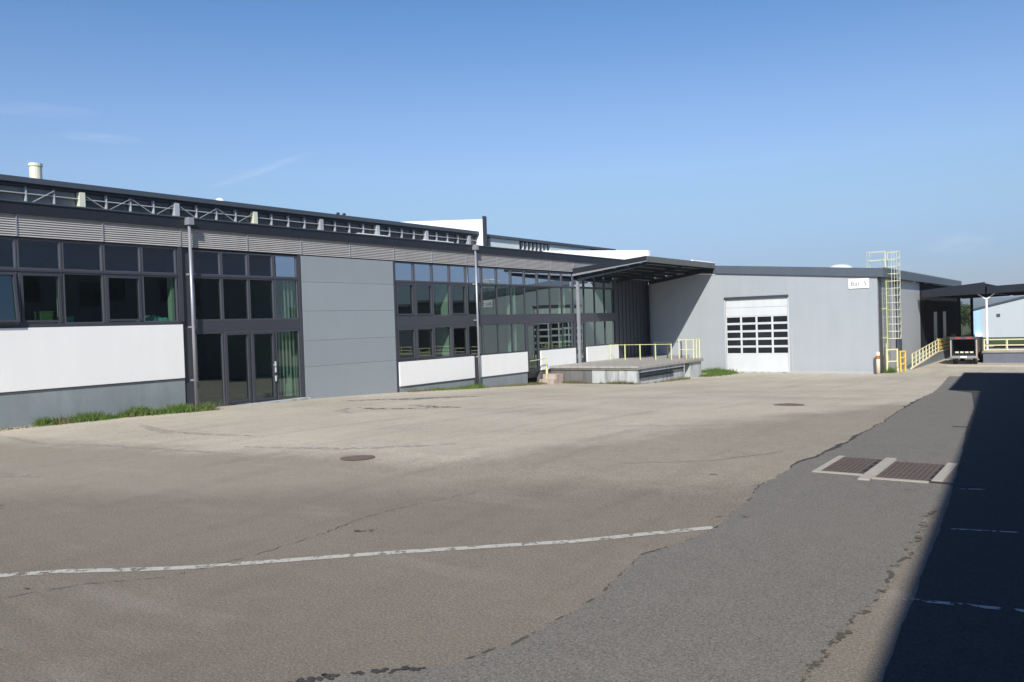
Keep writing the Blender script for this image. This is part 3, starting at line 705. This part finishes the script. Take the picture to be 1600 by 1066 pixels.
# sign
sg = thing('building_sign', 'small white rectangular sign with grey lettering high on the wing wall by the ladder', 'sign', (-11.25, WY-.05, 4.1))
MB().box(-11.8, -10.68, WY-.05, WY-.003, 3.84, 4.40).build('board', M_sign, sg, bevel=.005)
def text(body, size, loc, rot, mat, parent, name='lettering'):
    c = bpy.data.curves.new(name, 'FONT'); c.body = body; c.size = size; c.extrude = .004; c.align_x = 'CENTER'; c.align_y = 'CENTER'
    tmp = bpy.data.objects.new(name, c); COLL.objects.link(tmp); dg = bpy.context.evaluated_depsgraph_get(); dg.update()
    me = bpy.data.meshes.new_from_object(tmp.evaluated_get(dg)); COLL.objects.unlink(tmp); bpy.data.objects.remove(tmp)
    o = bpy.data.objects.new(name, me); COLL.objects.link(o); me.materials.clear(); me.materials.append(mat)
    o.parent = parent; o.location = Vector(loc)-ORG[parent.name]; o.rotation_euler = rot; return o
text('Bat. 5', .38, (-11.24, WY-.056, 4.11), (R(90), 0, 0), M_signt, sg)
# ladder with cage
ld = thing('caged_ladder', 'tall pale yellow caged access ladder on the wing corner', 'ladder', (WX+.2, 52.4, gz(52)))
lx = WX+.24; ly0, ly1 = 52.1, 52.6; zt = 5.95
for y in (ly0, ly1):
    m = MB(); m.tube([(lx, y, .3), (lx, y, 4.98), (lx, y, zt-.05)], .03, 6); m.build('side_rail', M_yelg, ld)
m = MB(); z = .4
while z < 5.0: m.tube([(lx, ly0, z), (lx, ly1, z)], .016, 6); z += .28
m.build('rungs', M_yelg, ld)
m = MB()
hoops = [.85+.42*i for i in range(13)]
def hoop(z, x0=lx, r=.40):
    pts = []
    for k in range(13):
        a = -math.pi/2+math.pi*k/12; pts.append((x0+.34+r*math.cos(a)*.95, (ly0+ly1)/2+r*math.sin(a), z))
    return [(x0, ly0, z)]+pts+[(x0, ly1, z)]
for z in hoops: m.tube(hoop(z), .016, 5)
m.build('cage_hoops', M_cream, ld)
m = MB()
for k in (1, 4, 7, 10, 13):
    p = hoop(0)[k]; m.tube([(p[0], p[1], .85), (p[0], p[1], zt)], .014, 5)
m.build('cage_bars', M_cream, ld)
m = MB()
for y in (ly0-.1, ly1+.1):
    m.tube([(lx, y, 5.0), (lx, y, zt), (WX-.75, y, zt), (WX-.75, y, 4.9)], .03, 6); m.tube([(lx, y, 5.45), (WX-.75, y, 5.45)], .025, 6)
m.tube([(lx, ly0-.1, zt), (lx, ly1+.1, zt)], .03, 6)
m.build('roof_handrail', M_cream, ld)
m = MB()
for z in (.9, 2.6, 4.2):
    for y in (ly0, ly1): m.box(WX+.001, lx, y-.02, y+.02, z-.02, z+.02)
m.build('wall_brackets', M_yelg, ld)
MB().box(lx-.05, lx+.02, ly0-.12, ly1-.3, -1.13, .6).build('anti_climb_plate', M_yelg, ld)

def railing(name, pts, h, mat, label, cat='railing', rails=(1., .55), group=None, post=.03, every=1.2, rail_r=.024, zf=None):
    t = thing(name, label, cat, (pts[0][0], pts[0][1], pts[0][2]), group)
    for a, b in zip(pts, pts[1:]):
        a, b = Vector(a), Vector(b); n = max(1, round((b-a).length/every))
        for i in range(n+1):
            if i == 0 and a != Vector(pts[0]): continue
            p = a+(b-a)*i/n; m = MB(); m.bar(p, p+Vector((0, 0, h)), post*2); m.build('post', mat, t)
    for r in rails:
        m = MB()
        for a, b in zip(pts, pts[1:]): m.bar(Vector(a)+Vector((0, 0, h*r-.03)), Vector(b)+Vector((0, 0, h*r-.03)), rail_r*2)
        m.build('rail', mat, t)
    return t
g0 = gz(52)
railing('guard_rail', [(-9.98, 51.7, g0), (-9.55, 52.4, g0)], 1.38, M_yel, 'pale yellow steel guard rail round the foot of the caged ladder', 'guard rail', (1., .5), post=.045, rail_r=.035, every=1)
railing('guard_rail', [(-9.47, 52.9, g0), (-9.32, 53.5, g0)], 1.22, M_yel2, 'strong yellow ladder-like barrier just right of the caged ladder', 'guard rail', (1., .7, .4), post=.04, rail_r=.04, every=2)
t = thing('bollard', 'cream and orange bollard protecting the wing corner', 'bollard', (-10.2, 50.45, gz(50.4)))
m = MB(); m.tube([(-10.2, 50.45, gz(50.4)-.02), (-10.2, 50.45, .12)], .105, 14); m.dome((-10.2, 50.45, .12), .105, .105, .05, 14, 3); m.build('post', M_creamp, t, smooth=True)
m = MB(); m.tube([(-10.2, 50.45, -.25), (-10.2, 50.45, -.05)], .11, 14); m.build('band', M_orange, t)

# ramp along the side of the wing
rx0, rx1 = WX+.02, -9.25
rp = thing('loading_ramp', 'grey concrete ramp rising along the side of the wing', 'ramp', (-9.7, 55.5, -1.15))
def rz(y): return max(gz(y)+.01, min(-.3, -1.12+(y-55.2)*.078))
prof = [(rx1, 55.2, -1.3), (rx1, 84, -1.3), (rx1, 84, -.58), (rx1, 65.7, -.58), (rx1, 55.2, -1.12)]
MB().prism(prof, (rx0-rx1, 0, 0)).build('ramp_body', paint('blue_grey_concrete', (.17, .21, .22), .8, 0, .15), rp)
MB().prism([(rx1+.03, 55.2, -1.12), (rx1+.03, 65.7, -.58), (rx1+.03, 84, -.58), (rx1+.03, 84, -.5), (rx1+.03, 65.7, -.5), (rx1+.03, 55.2, -1.04)], (-.1, 0, 0)).build('ramp_edge', M_creamp, rp)
railing('ramp_railing', [(-9.25, 55.4, -1.04), (-9.25, 60.5, -.77), (-9.25, 65.7, -.5)], .85, M_yel, 'pale yellow railing climbing with the ramp beside the wing', 'railing', (1., .66, .33), post=.03, every=1.3)
t = thing('ramp_barrier', 'strong yellow board barrier at the top of the ramp', 'barrier', (-9.3, 66, -.5))
for z in (-.3, -.02, .26): MB().box(-9.32, -9.26, 65.9, 71.5, z-.11, z+.1).build('board', M_yel2, t)
for y in (66, 68.7, 71.4): MB().box(-9.37, -9.325, y, y+.1, -.5, .4).build('post', M_yel2, t)
t = thing('dock_seal_post', 'orange brown and dark dock post at the end of the ramp', 'dock post', (-9.0, 72, -1.2))
MB().box(-9.24, -8.95, 72, 72.5, -.5, .55).build('upper_post', M_orange, t); MB().box(-9.24, -8.85, 72, 72.6, -1.2, -.502).build('buffer', M_rubber, t)

# ------------------------------------------------------------ loading canopy over the dock
cn = thing('loading_canopy', 'dark metal loading canopy rising from a slim post over the dock', 'canopy', (XF, 41, 5.1))
cx0, cx1, cy0, cy1 = XF+.12, -19.95, 41.0, WY-.102
def cz(x): return 5.18+(5.68-5.18)*(x-cx0)/(cx1-cx0)
MB().prism([(cx0, cy0, cz(cx0)), (cx1, cy0, cz(cx1)), (cx1, cy0, cz(cx1)+.06), (cx0, cy0, cz(cx0)+.06)], (0, cy1-cy0, 0)).build('roof_sheet', M_canopy, cn)
MB().prism([(cx0-.1, cy0-.06, cz(cx0)-.12), (cx1+.05, cy0-.06, cz(cx1)-.1), (cx1+.05, cy0-.06, cz(cx1)-.04), (cx0-.1, cy0-.06, cz(cx0)+.02)], (0, .055, 0)).build('front_edge', M_pipe, cn)
MB().prism([(cx0-.12, cy0-.1, cz(cx0)+.025), (cx1+.05, cy0-.1, cz(cx1)-.035), (cx1+.05, cy0-.1, cz(cx1)+.2), (cx0-.12, cy0-.1, cz(cx0)+.31)], (0, .12, 0)).build('front_gutter', M_canopy_dark, cn)
MB().box(cx1-.02, cx1+.1, 47.2, cy1-.1, cz(cx1)+.201, cz(cx1)+.27).build('edge_cap', M_wpar, cn)
MB().box(cx1, cx1+.08, cy0, cy1, cz(cx1)-.12, cz(cx1)+.2).build('outer_edge', M_canopy_e, cn)
for i in range(6):
    x = cx0+.3+(cx1-cx0-.5)*i/5; MB().box(x-.05, x+.05, cy0+.05, cy1, cz(x)-.16, cz(x)-.004).build('purlin', M_canopy_dark, cn)
for y in (cy0+.15, (cy0+cy1)/2, cy1-.3):
    MB().prism([(cx0+.1, y, cz(cx0)-.42), (cx1-.1, y, cz(cx1)-.3), (cx1-.1, y, cz(cx1)-.165), (cx0+.1, y, cz(cx0)-.165)], (0, .12, 0)).build('beam', M_canopy_dark, cn)
MB().box(XF+.1, XF+.26, 41.15, 41.31, -.12, cz(cx0)-.43).build('post', M_pipe, cn, bevel=.01)
MB().box(XF+.1, XF+.26, 50.2, 50.36, -.12, cz(cx0)-.43).build('post', M_canopy_dark, cn)

# ------------------------------------------------------------ dock in the corner
dk = thing('loading_dock', 'stained concrete loading dock in the corner between the two halls', 'loading dock', (-22, 38, -1))
DT = .05
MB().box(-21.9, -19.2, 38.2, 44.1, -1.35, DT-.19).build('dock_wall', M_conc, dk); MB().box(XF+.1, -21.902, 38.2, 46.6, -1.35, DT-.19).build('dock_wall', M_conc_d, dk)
MB().box(-21.9, -19.25, 44.9, 46.6, -1.35, DT-.19).build('dock_wall', M_conc, dk)
MB().box(-21.9, -19.8, 44.1, 44.9, -1.35, DT-.19).build('dock_recess', M_conc_d, dk)
MB().box(XF+.12, -19.12, 38.1, 46.7, DT-.188, DT).build('dock_slab', M_conc_b, dk, bevel=.03)
MB().box(XF+.1, -19.1, 38.04, 38.098, DT-.1, DT+.01).build('edge_angle', M_conc_b, dk)
for y0, y1, z in ((38.3, 43.7, -.34), (38.3, 42.3, -.52)): MB().box(-19.19, -19.08, y0, y1, z-.05, z+.04).build('bumper_rail', M_canopy_dark, dk)
MB().box(XF+.12, -21.8, 46.7, WY-.05, -1.35, DT-.02).build('dock_end', M_conc_b, dk)
for z, d in ((-.35, .3), (-.6, .6), (-.85, .9)): MB().box(XF+.1, XF+1.0, 37.75-d*1.2, 38.03, -1.3, z).build('step', M_brick, dk) if z < -.8 else MB().box(XF+.1, XF+1.0, 37.75-d*1.2, 38.03, z-.248, z).build('step', M_brick, dk)
railing('dock_railing', [(-24.2, 44.5, DT), (-20.2, 44.5, DT)], .93, M_yelg, 'yellow green railing on the dock, nearest the white facade panel', 'railing', (1.,), 'dock railings', post=.03, rail_r=.016, every=1.05)
railing('dock_railing', [(-20.2, 45.6, DT), (-19.3, 45.6, DT), (-19.3, 46.5, DT)], 1.15, M_yel, 'pale yellow railing at the outer far end of the dock', 'railing', (1., .5), 'dock railings', post=.025, rail_r=.016, every=.6)
railing('dock_railing', [(-22.2, 46.4, DT), (-20.4, 46.4, DT)], 1.0, M_frame_l, 'grey railing across the back of the dock', 'railing', (1.,), 'dock railings', post=.03, rail_r=.02, every=.9)
t = thing('step_post', 'yellow green post beside the steps at the dock', 'post', (XF+.3, 37.2, -.9)); m = MB(); m.bar((XF+.32, 37.45, -1.0), (XF+.32, 37.45, .0), .11); m.build('post', M_yelg, t)
m = MB(); m.bar((XF+.32, 37.45, .0), (XF+.32, 37.45, .55), .04); m.bar((XF+.32, 37.45, .5), (XF+.32, 35.9, .45), .035); m.build('handrail', M_yelg, t)

# ------------------------------------------------------------ far canopies, dock, truck
def canopy(name, x0, x1, y0, y1, zl, zr, th_l, th_r, label):
    t = thing(name, label, 'canopy', (x0, y0, zl), 'dark canopies over the far loading road')
    MB().prism([(x0, y0, zl), (x1, y0, zr), (x1, y0, zr+th_r), (x0, y0, zl+th_l)], (0, .2, 0)).build('front_fascia', M_canopy_dark, t)
    MB().prism([(x0, y0+.2, zl+th_l-.3), (x1, y0+.2, zr+th_r-.3), (x1, y0+.2, zr+th_r-.08), (x0, y0+.2, zl+th_l-.08)], (0, y1-y0-.2, 0)).build('roof', M_canopy_dark, t)
    n = int((y1-y0)/3)
    for i in range(n+1):
        y = y0+.3+(y1-y0-.6)*i/n; MB().prism([(x0+.05, y, zl+.05), (x1-.05, y, zr+.05), (x1-.05, y, zr+th_r-.302), (x0+.05, y, zl+th_l-.302)], (0, .15, 0)).build('beam', M_canopy_dark, t)
    return t
c1 = canopy('road_canopy', WX+.36, -6.05, 63.3, 84, 3.33, 3.42, .5, .78, 'dark flat canopy fixed to the side of the wing')
c2 = canopy('road_canopy', -5.92, 14, 63.3, 84, 3.42, 3.9, .48, .7, 'dark canopy running off the right edge of the photo')
t = thing('canopy_post', 'slim white post carrying the valley between the two dark canopies', 'post', (-6.0, 63.5, -.36))
m = MB(); m.tube([(-6.0, 63.6, -.36), (-6.0, 63.6, 3.1)], .07, 8); m.build('shaft', M_wpar, t)
m = MB(); m.bar((-6.0, 63.6, 3.05), (-6.5, 63.6, 3.42), .06); m.bar((-6.0, 63.6, 3.05), (-5.5, 63.6, 3.42), .06); m.build('brackets', M_wpar, t)
for y in (72., 80.):
    t = thing('canopy_post', ('nearer' if y < 75 else 'farther')+' dark post under the canopy beside the ramp', 'post', (-8.5, y, -1.2), 'dark posts under the canopy')
    MB().box(-8.75, -8.55, y, y+.2, -1.22, 3.4).build('shaft', M_canopy_dark, t); MB().box(-8.85, -8.45, y-.1, y+.3, -1.22, -1.0).build('base', M_rubber, t)
rd = thing('side_dock', 'blue grey loading dock wall on the right with yellow railing above', 'loading dock', (-6.2, 63, -1.2))
MB().box(-6.2, 14, 63.0, 72, -1.3, -.5).build('dock_wall', paint('dock_wall_paint', (.14, .15, .19), .8, 0, .15), rd); MB().box(-6.25, 14, 62.92, 72, -.498, -.40).build('dock_slab', M_conc_b, rd)
MB().box(-6.2, 14, 72.05, 72.3, -1.2, 3.3).build('rear_wall', M_conc_b, rd) if False else None
railing('side_dock_railing', [(-6.15, 63.1, -.36), (13.5, 63.1, -.36)], .75, M_yel, 'yellow railing along the top of the dock at the right edge', 'railing', (1., .5, .08), post=.045, rail_r=.035, every=1.35)
sh = thing('reflection_hall', 'unseen dark hall added behind the right-hand dock for the facade windows to mirror', 'building', (3, 74, -1.2))
MB().box(1.5, 40, 74, 100, -1.3, 5.2).build('wall', M_shadewall, sh); MB().box(1.3, 40.2, 73.8, 100.2, 5.202, 5.5).build('roof', M_fascia2, sh)  # added out of frame so the lower facade windows mirror something dark
for k in range(4): MB().box(5+6*k, 9+6*k, 73.94, 73.998, -.4, 3.0).build('dock_door', M_fascia2, sh)
tr = thing('truck', 'small dark open-backed truck parked facing away between ramp and dock', 'truck', (-7, 61, -1.18))
tx0, tx1, ty = -7.86, -6.32, 60.9; g1 = gz(61)
MB().box(tx0+.1, tx1-.1, ty+.1, ty+3.6, g1+.62, g1+.72).build('load_bed', M_rubber, tr)
for x in (tx0+.05, tx1-.13): MB().box(x, x+.08, ty, ty+3.5, g1+.72, g1+1.62).build('side_board', M_fascia, tr)
MB().box(tx0+.1, tx1-.1, ty+3.45, ty+3.6, g1+.72, g1+1.65).build('headboard', M_fascia, tr)
MB().box(tx0+.02, tx1-.02, ty-.04, ty+3.6, g1+1.63, g1+1.7).build('tarpaulin', M_fascia, tr)
MB().box(tx0-.03, tx1+.03, ty-.05, ty+.08, g1+1.66, g1+1.82).build('top_rail', M_frame_l, tr)
MB().box(tx0+.3, tx0+.62, ty-.06, ty-.052, g1+1.68, g1+1.8).build('red_marker', M_red, tr); MB().box(tx1-.62, tx1-.3, ty-.06, ty-.052, g1+1.68, g1+1.8).build('red_marker', M_red, tr)
for x in (tx0-.01, tx1-.07): MB().box(x, x+.08, ty-.02, ty+.06, g1+.4, g1+1.62).build('corner_post', M_brick, tr)
for k in range(4): MB().box(tx0+.28+.28*k, tx0+.48+.28*k, ty-.02, ty, g1+.76, g1+.86).build('rear_light', M_cream, tr)
MB().box(tx0+.02, tx1-.02, ty-.06, ty+.05, g1+.42, g1+.58).build('bumper', M_pipe, tr)
MB().box(-7.28, -6.92, ty-.075, ty-.062, g1+.44, g1+.56).build('number_plate', M_wpar, tr)
for x in (tx0+.08, tx1-.3):
    for y in (ty+.7, ty+4.2):
        m = MB(); m.tube([(x, y, g1+.34), (x+.22, y, g1+.34)], .34, 20); w_ = m.build('wheel', M_rubber, tr); m = MB(); m.tube([(x-.01, y, g1+.34), (x+.23, y, g1+.34)], .17, 14); m.build('rim', M_pipe, w_)
MB().box(tx0+.1, tx1-.1, ty+3.7, ty+5.1, g1+.45, g1+1.62).build('cab', M_fascia2, tr, bevel=.08)
MB().box(tx0+.3, tx1-.3, ty+3.68, ty+3.695, g1+1.1, g1+1.55).build('rear_window', M_black, tr)

fb = thing('white_warehouse', 'distant white gabled warehouse beyond the dock at the right edge', 'building', (-13, 120, -1.2))
gx0, gx1, gxr, ze, zr_ = -13.0, 19., 3., 2.15, 6.0
MB().prism([(gx0+1.1, 120, -1.25), (gx1, 120, -1.25), (gx1, 120, ze), (gxr, 120, zr_), (gx0+1.1, 120, ze+.26)], (0, 40, 0)).build('wall', M_farwhite, fb)
MB().prism([(gx0, 120.02, -1.25), (gx0+1.098, 120.02, -1.25), (gx0+1.098, 120.02, ze+.24), (gx0, 120.02, ze)], (0, 40, 0)).build('corner_panel', M_sky_blue, fb)
MB().prism([(gx0-.2, 119.9, ze+.0), (gxr, 119.9, zr_+.05), (gx1+.2, 119.9, ze+.05), (gx1+.2, 119.9, ze+.3), (gxr, 119.9, zr_+.35), (gx0-.2, 119.9, ze+.25)], (0, 40.4, 0)).build('roof', M_fascia2, fb)
MB().box(-10.25, -9.85, 119.96, 119.99, 1.35, 1.75).build('window', M_frame_l, fb)
MB().box(-12.6, -11.9, 119.5, 119.98, -1.25, -.6).build('utility_box', M_wpar, fb)

# trees behind
def leaf_mesh(c, rx, rz_, n, size, rnd, k=5):
    m = MB(); blobs = []
    for i in range(k):
        a = rnd.uniform(0, 6.28); q = rnd.uniform(.2, .75); blobs.append((c[0]+math.cos(a)*rx*q, c[1]+math.sin(a)*rx*q, c[2]+rnd.uniform(-.6, .7)*rz_, rnd.uniform(.35, .6)))
    blobs.append((c[0], c[1], c[2], .7))
    for i in range(n):
        b = rnd.choice(blobs); d = Vector((rnd.gauss(0, 1), rnd.gauss(0, 1), rnd.gauss(0, 1))).normalized()*(rnd.uniform(.55, 1.05))
        p = Vector((b[0]+d.x*rx*b[3], b[1]+d.y*rx*b[3], b[2]+d.z*rz_*b[3]))
        a = Vector((rnd.gauss(0, 1), rnd.gauss(0, 1), rnd.gauss(0, 1))).normalized(); e = a.orthogonal().normalized()*size*rnd.uniform(.6, 1.3); f = a.cross(e.normalized())*size*rnd.uniform(.4, 1.)
        m.quad(p-e, p-f*.7, p+e, p+f*.7)
    return m
def tree(x, y, h, rx, label, seed):
    rnd = random.Random(seed); t = thing('broadleaf_tree', label, 'tree', (x, y, -1.2), 'trees beyond the far yard')
    m = MB(); m.tube([(x, y, -1.3), (x+.1, y, -1.2+h*.35), (x, y+.1, -1.2+h*.8)], .22, 8, .05)
    for i in range(6):
        a = i*1.1; z = -1.2+h*(.3+.07*i); m.tube([(x, y, z), (x+math.cos(a)*rx*.7, y+math.sin(a)*rx*.7, z+h*.2)], .08, 5, .02)
    m.build('trunk', M_bark, t); leaf_mesh((x, y, -1.2+h*.56), rx, h*.5, 2600, .2, rnd, 8).build('crown', M_leaf, t)
tree(-19.6, 138, 4.6, 1.9, 'low green tree seen between the canopy posts and the white warehouse, leftmost', 1)
tree(-17.0, 146, 4.9, 1.9, 'low green tree directly left of the white warehouse corner', 2)
tree(-22.0, 150, 5.2, 2.3, 'green tree mostly hidden behind the far end of the wing', 3)
# hills
m = MB(); nx = 90; hr = random.Random(5)
def hh(x, j): return [0, 22, 34, 20][j]*(.95+.16*math.sin(x*.004+j)+.08*math.sin(x*.011+1.3)+.04*math.sin(x*.037))*1.0
for j, y in enumerate((1500, 2100, 2600, 3000)):
    for i in range(nx+1):
        x = -3200+i*70; m.v.append((x, y+120*math.sin(i*.3), -1.3+hh(x, j)))
for j in range(3):
    for i in range(nx): a = j*(nx+1)+i; m.f.append((a, a+1, a+nx+2, a+nx+1))
tag(m.build('hills', M_hill, smooth=True), kind='structure')

# ------------------------------------------------------------ warehouse at the right, whose shadow falls on the yard
wh = thing('grey_warehouse', 'tall grey clad warehouse just right of the frame casting the long shadow', 'building', (4.4, 20, 0))
_a = math.atan(.067); 
def wx(x, y): return (x-(y-6)*math.tan(_a)*1.0)
def WP(x0, x1, y0, y1, z0, z1, name, mat):
    MB().prism([(wx(x0, y0), y0, z0), (wx(x1, y0), y0, z0), (wx(x1, y1), y1, z0), (wx(x0, y1), y1, z0)], (0, 0, z1-z0)).build(name, mat, wh)
EX, EH, EY = 3.60, 9.0, 41.
WP(EX+.3, 24, -25, EY-.1, -1.4, EH-.35, 'wall', paint('warehouse_cladding', (.12, .125, .14), .6, 0, .08))
WP(EX, 24.3, -25.3, EY, EH-.34, EH, 'fascia', M_fascia)
WP(EX-1.15, EX-.002, 26.4, EY, EH-.3, EH-.02, 'overhang', M_fascia)
for k in range(11):
    y = -20+5.2*k; WP(EX+.24, EX+.298, y, y+2.6, 1.2, 2.7, 'window', M_black)
for k in range(11):
    y = -20+5.2*k; WP(EX+.24, EX+.298, y, y+2.6, 4.6, 6.1, 'window', M_black)

# ------------------------------------------------------------ haze
hm = bpy.data.materials.new('haze_air'); hm.use_nodes = True; hn = hm.node_tree.nodes; hn.remove(hn['Principled BSDF'])
hv = hn.new('ShaderNodeVolumePrincipled'); hv.inputs['Density'].default_value = .00028; hv.inputs['Color'].default_value = (.82, .9, 1, 1); hv.inputs['Anisotropy'].default_value = 0.0
hm.node_tree.links.new(hv.outputs[0], hn['Material Output'].inputs['Volume'])
tag(MB().box(-3300, 3300, -400, 3300, -2.4, 60).build('haze', hm), kind='stuff')

# ------------------------------------------------------------ things on the sills indoors
t = thing('storage_crate', 'dark green crate on the window sill left of the mullion', 'crate', (XF-.5, 11.75, 2.8)); MB().box(XF-.55, XF-.2, 11.6, 11.95, 2.8, 3.18).build('body', M_greenbox, t, bevel=.01); MB().box(XF-.56, XF-.19, 11.59, 11.96, 3.18, 3.22).build('lid', M_greenbox, t)
t = thing('storage_tub', 'small teal tub on the window sill', 'tub', (XF-.3, 12.5, 2.8)); MB().box(XF-.42, XF-.2, 12.3, 12.55, 2.8, 3.03).build('body', M_teal, t, bevel=.02); MB().box(XF-.43, XF-.19, 12.29, 12.56, 3.03, 3.06).build('rim', M_teal, t)
m = leaf = MB()
rb = random.Random(11)
m = MB()
for k in range(9):
    m.dome((XF-.38+rb.uniform(-.06, .08), 14.75+.1*k, 2.8), .16, .16, .12+.14*math.sin((k+1)*.32)+rb.uniform(0, .05), 10, 4)
tag(m.build('plastic_bag', M_teal, origin=(XF-.38, 15.1, 2.8), smooth=True), 'crumpled teal plastic bag lying on the sill by the corner window', 'bag')

# ------------------------------------------------------------ grass and weeds
def grass(name, pts, n, h, mat, label=None, seed=1, spread=.18, wbl=.012):
    rnd = random.Random(seed); m = MB()
    for i in range(int(n*1.7)):
        k = rnd.randrange(len(pts)-1); u = rnd.random(); a, b = pts[k], pts[k+1]
        dens = .5+.5*math.sin((k+u)*5+seed)
        if rnd.random() > .35+.65*dens: continue
        x = a[0]+(b[0]-a[0])*u+rnd.gauss(0, spread); y = a[1]+(b[1]-a[1])*u+rnd.gauss(0, spread*.6)
        if XF+.03 > x and y < 50: x = XF+.03+rnd.random()*.1
        z = gz(y); hh_ = h*rnd.choice((.5, .7, .9, 1.3))*rnd.uniform(.35, 1.05)*(.5+dens*.6); an = rnd.uniform(0, 6.28); w = wbl*rnd.uniform(.7, 1.6)
        dx, dy = math.cos(an), math.sin(an); lx_, ly_ = rnd.gauss(0, .4)*hh_, rnd.gauss(0, .4)*hh_
        m.v += [(x-dx*w, y-dy*w, z-.01), (x+dx*w, y+dy*w, z-.01), (x+dx*w*.6+lx_*.5, y+dy*w*.6+ly_*.5, z+hh_*.6), (x+lx_, y+ly_, z+hh_), (x-dx*w*.6+lx_*.5, y-dy*w*.6+ly_*.5, z+hh_*.6)]
        q = len(m.v)-5; m.f.append((q, q+1, q+2, q+3, q+4))
    return tag(m.build(name, mat), kind='stuff')
grass('grass_strip', [(-24.35, 11.3), (-24.25, 12.4), (-24.2, 13.5)], 3200, .2, M_grass, seed=2)
grass('grass_strip', [(-24.3, 13.6), (-24.1, 14.6), (-23.9, 15.4), (-23.7, 16.2)], 4200, .24, M_grass, seed=5)
grass('weed_strip', [(-24.3, 9.0), (-24.2, 11.5)], 700, .08, M_dry, seed=8)
grass('grass_strip', [(-24.3, 28.2), (-24.2, 31.4)], 1500, .18, M_grass, seed=3, wbl=.02)
grass('weed_strip', [(-24.3, 11.3), (-24.15, 13.2), (-24.0, 15.0), (-23.6, 16.3)], 900, .2, M_dry, seed=19)
grass('weed_strip', [(-24.3, 26.5), (-24.2, 37)], 1500, .13, M_dry, seed=9, wbl=.02)
grass('grass_strip', [(-19.0, 46.3), (-18.9, 50.0), (-20.3, 50.6)], 3000, .26, M_grass, seed=4, spread=.3, wbl=.025)
grass('grass_strip', [(-19.8, 50.4), (-19.2, 50.5)], 700, .3, M_grass, seed=14, spread=.15, wbl=.025)
grass('weed_strip', [(-24.0, 37.9), (-21.5, 38.05), (-19.3, 38.1), (-18.95, 44)], 1500, .16, M_dry, seed=6, wbl=.02, spread=.08)
grass('grass_strip', [(-9.9, 51.6), (-9.7, 52.5)], 500, .35, M_grass, seed=7, spread=.1, wbl=.02)

scene.cycles.max_bounces = 8; scene.cycles.transparent_max_bounces = 16
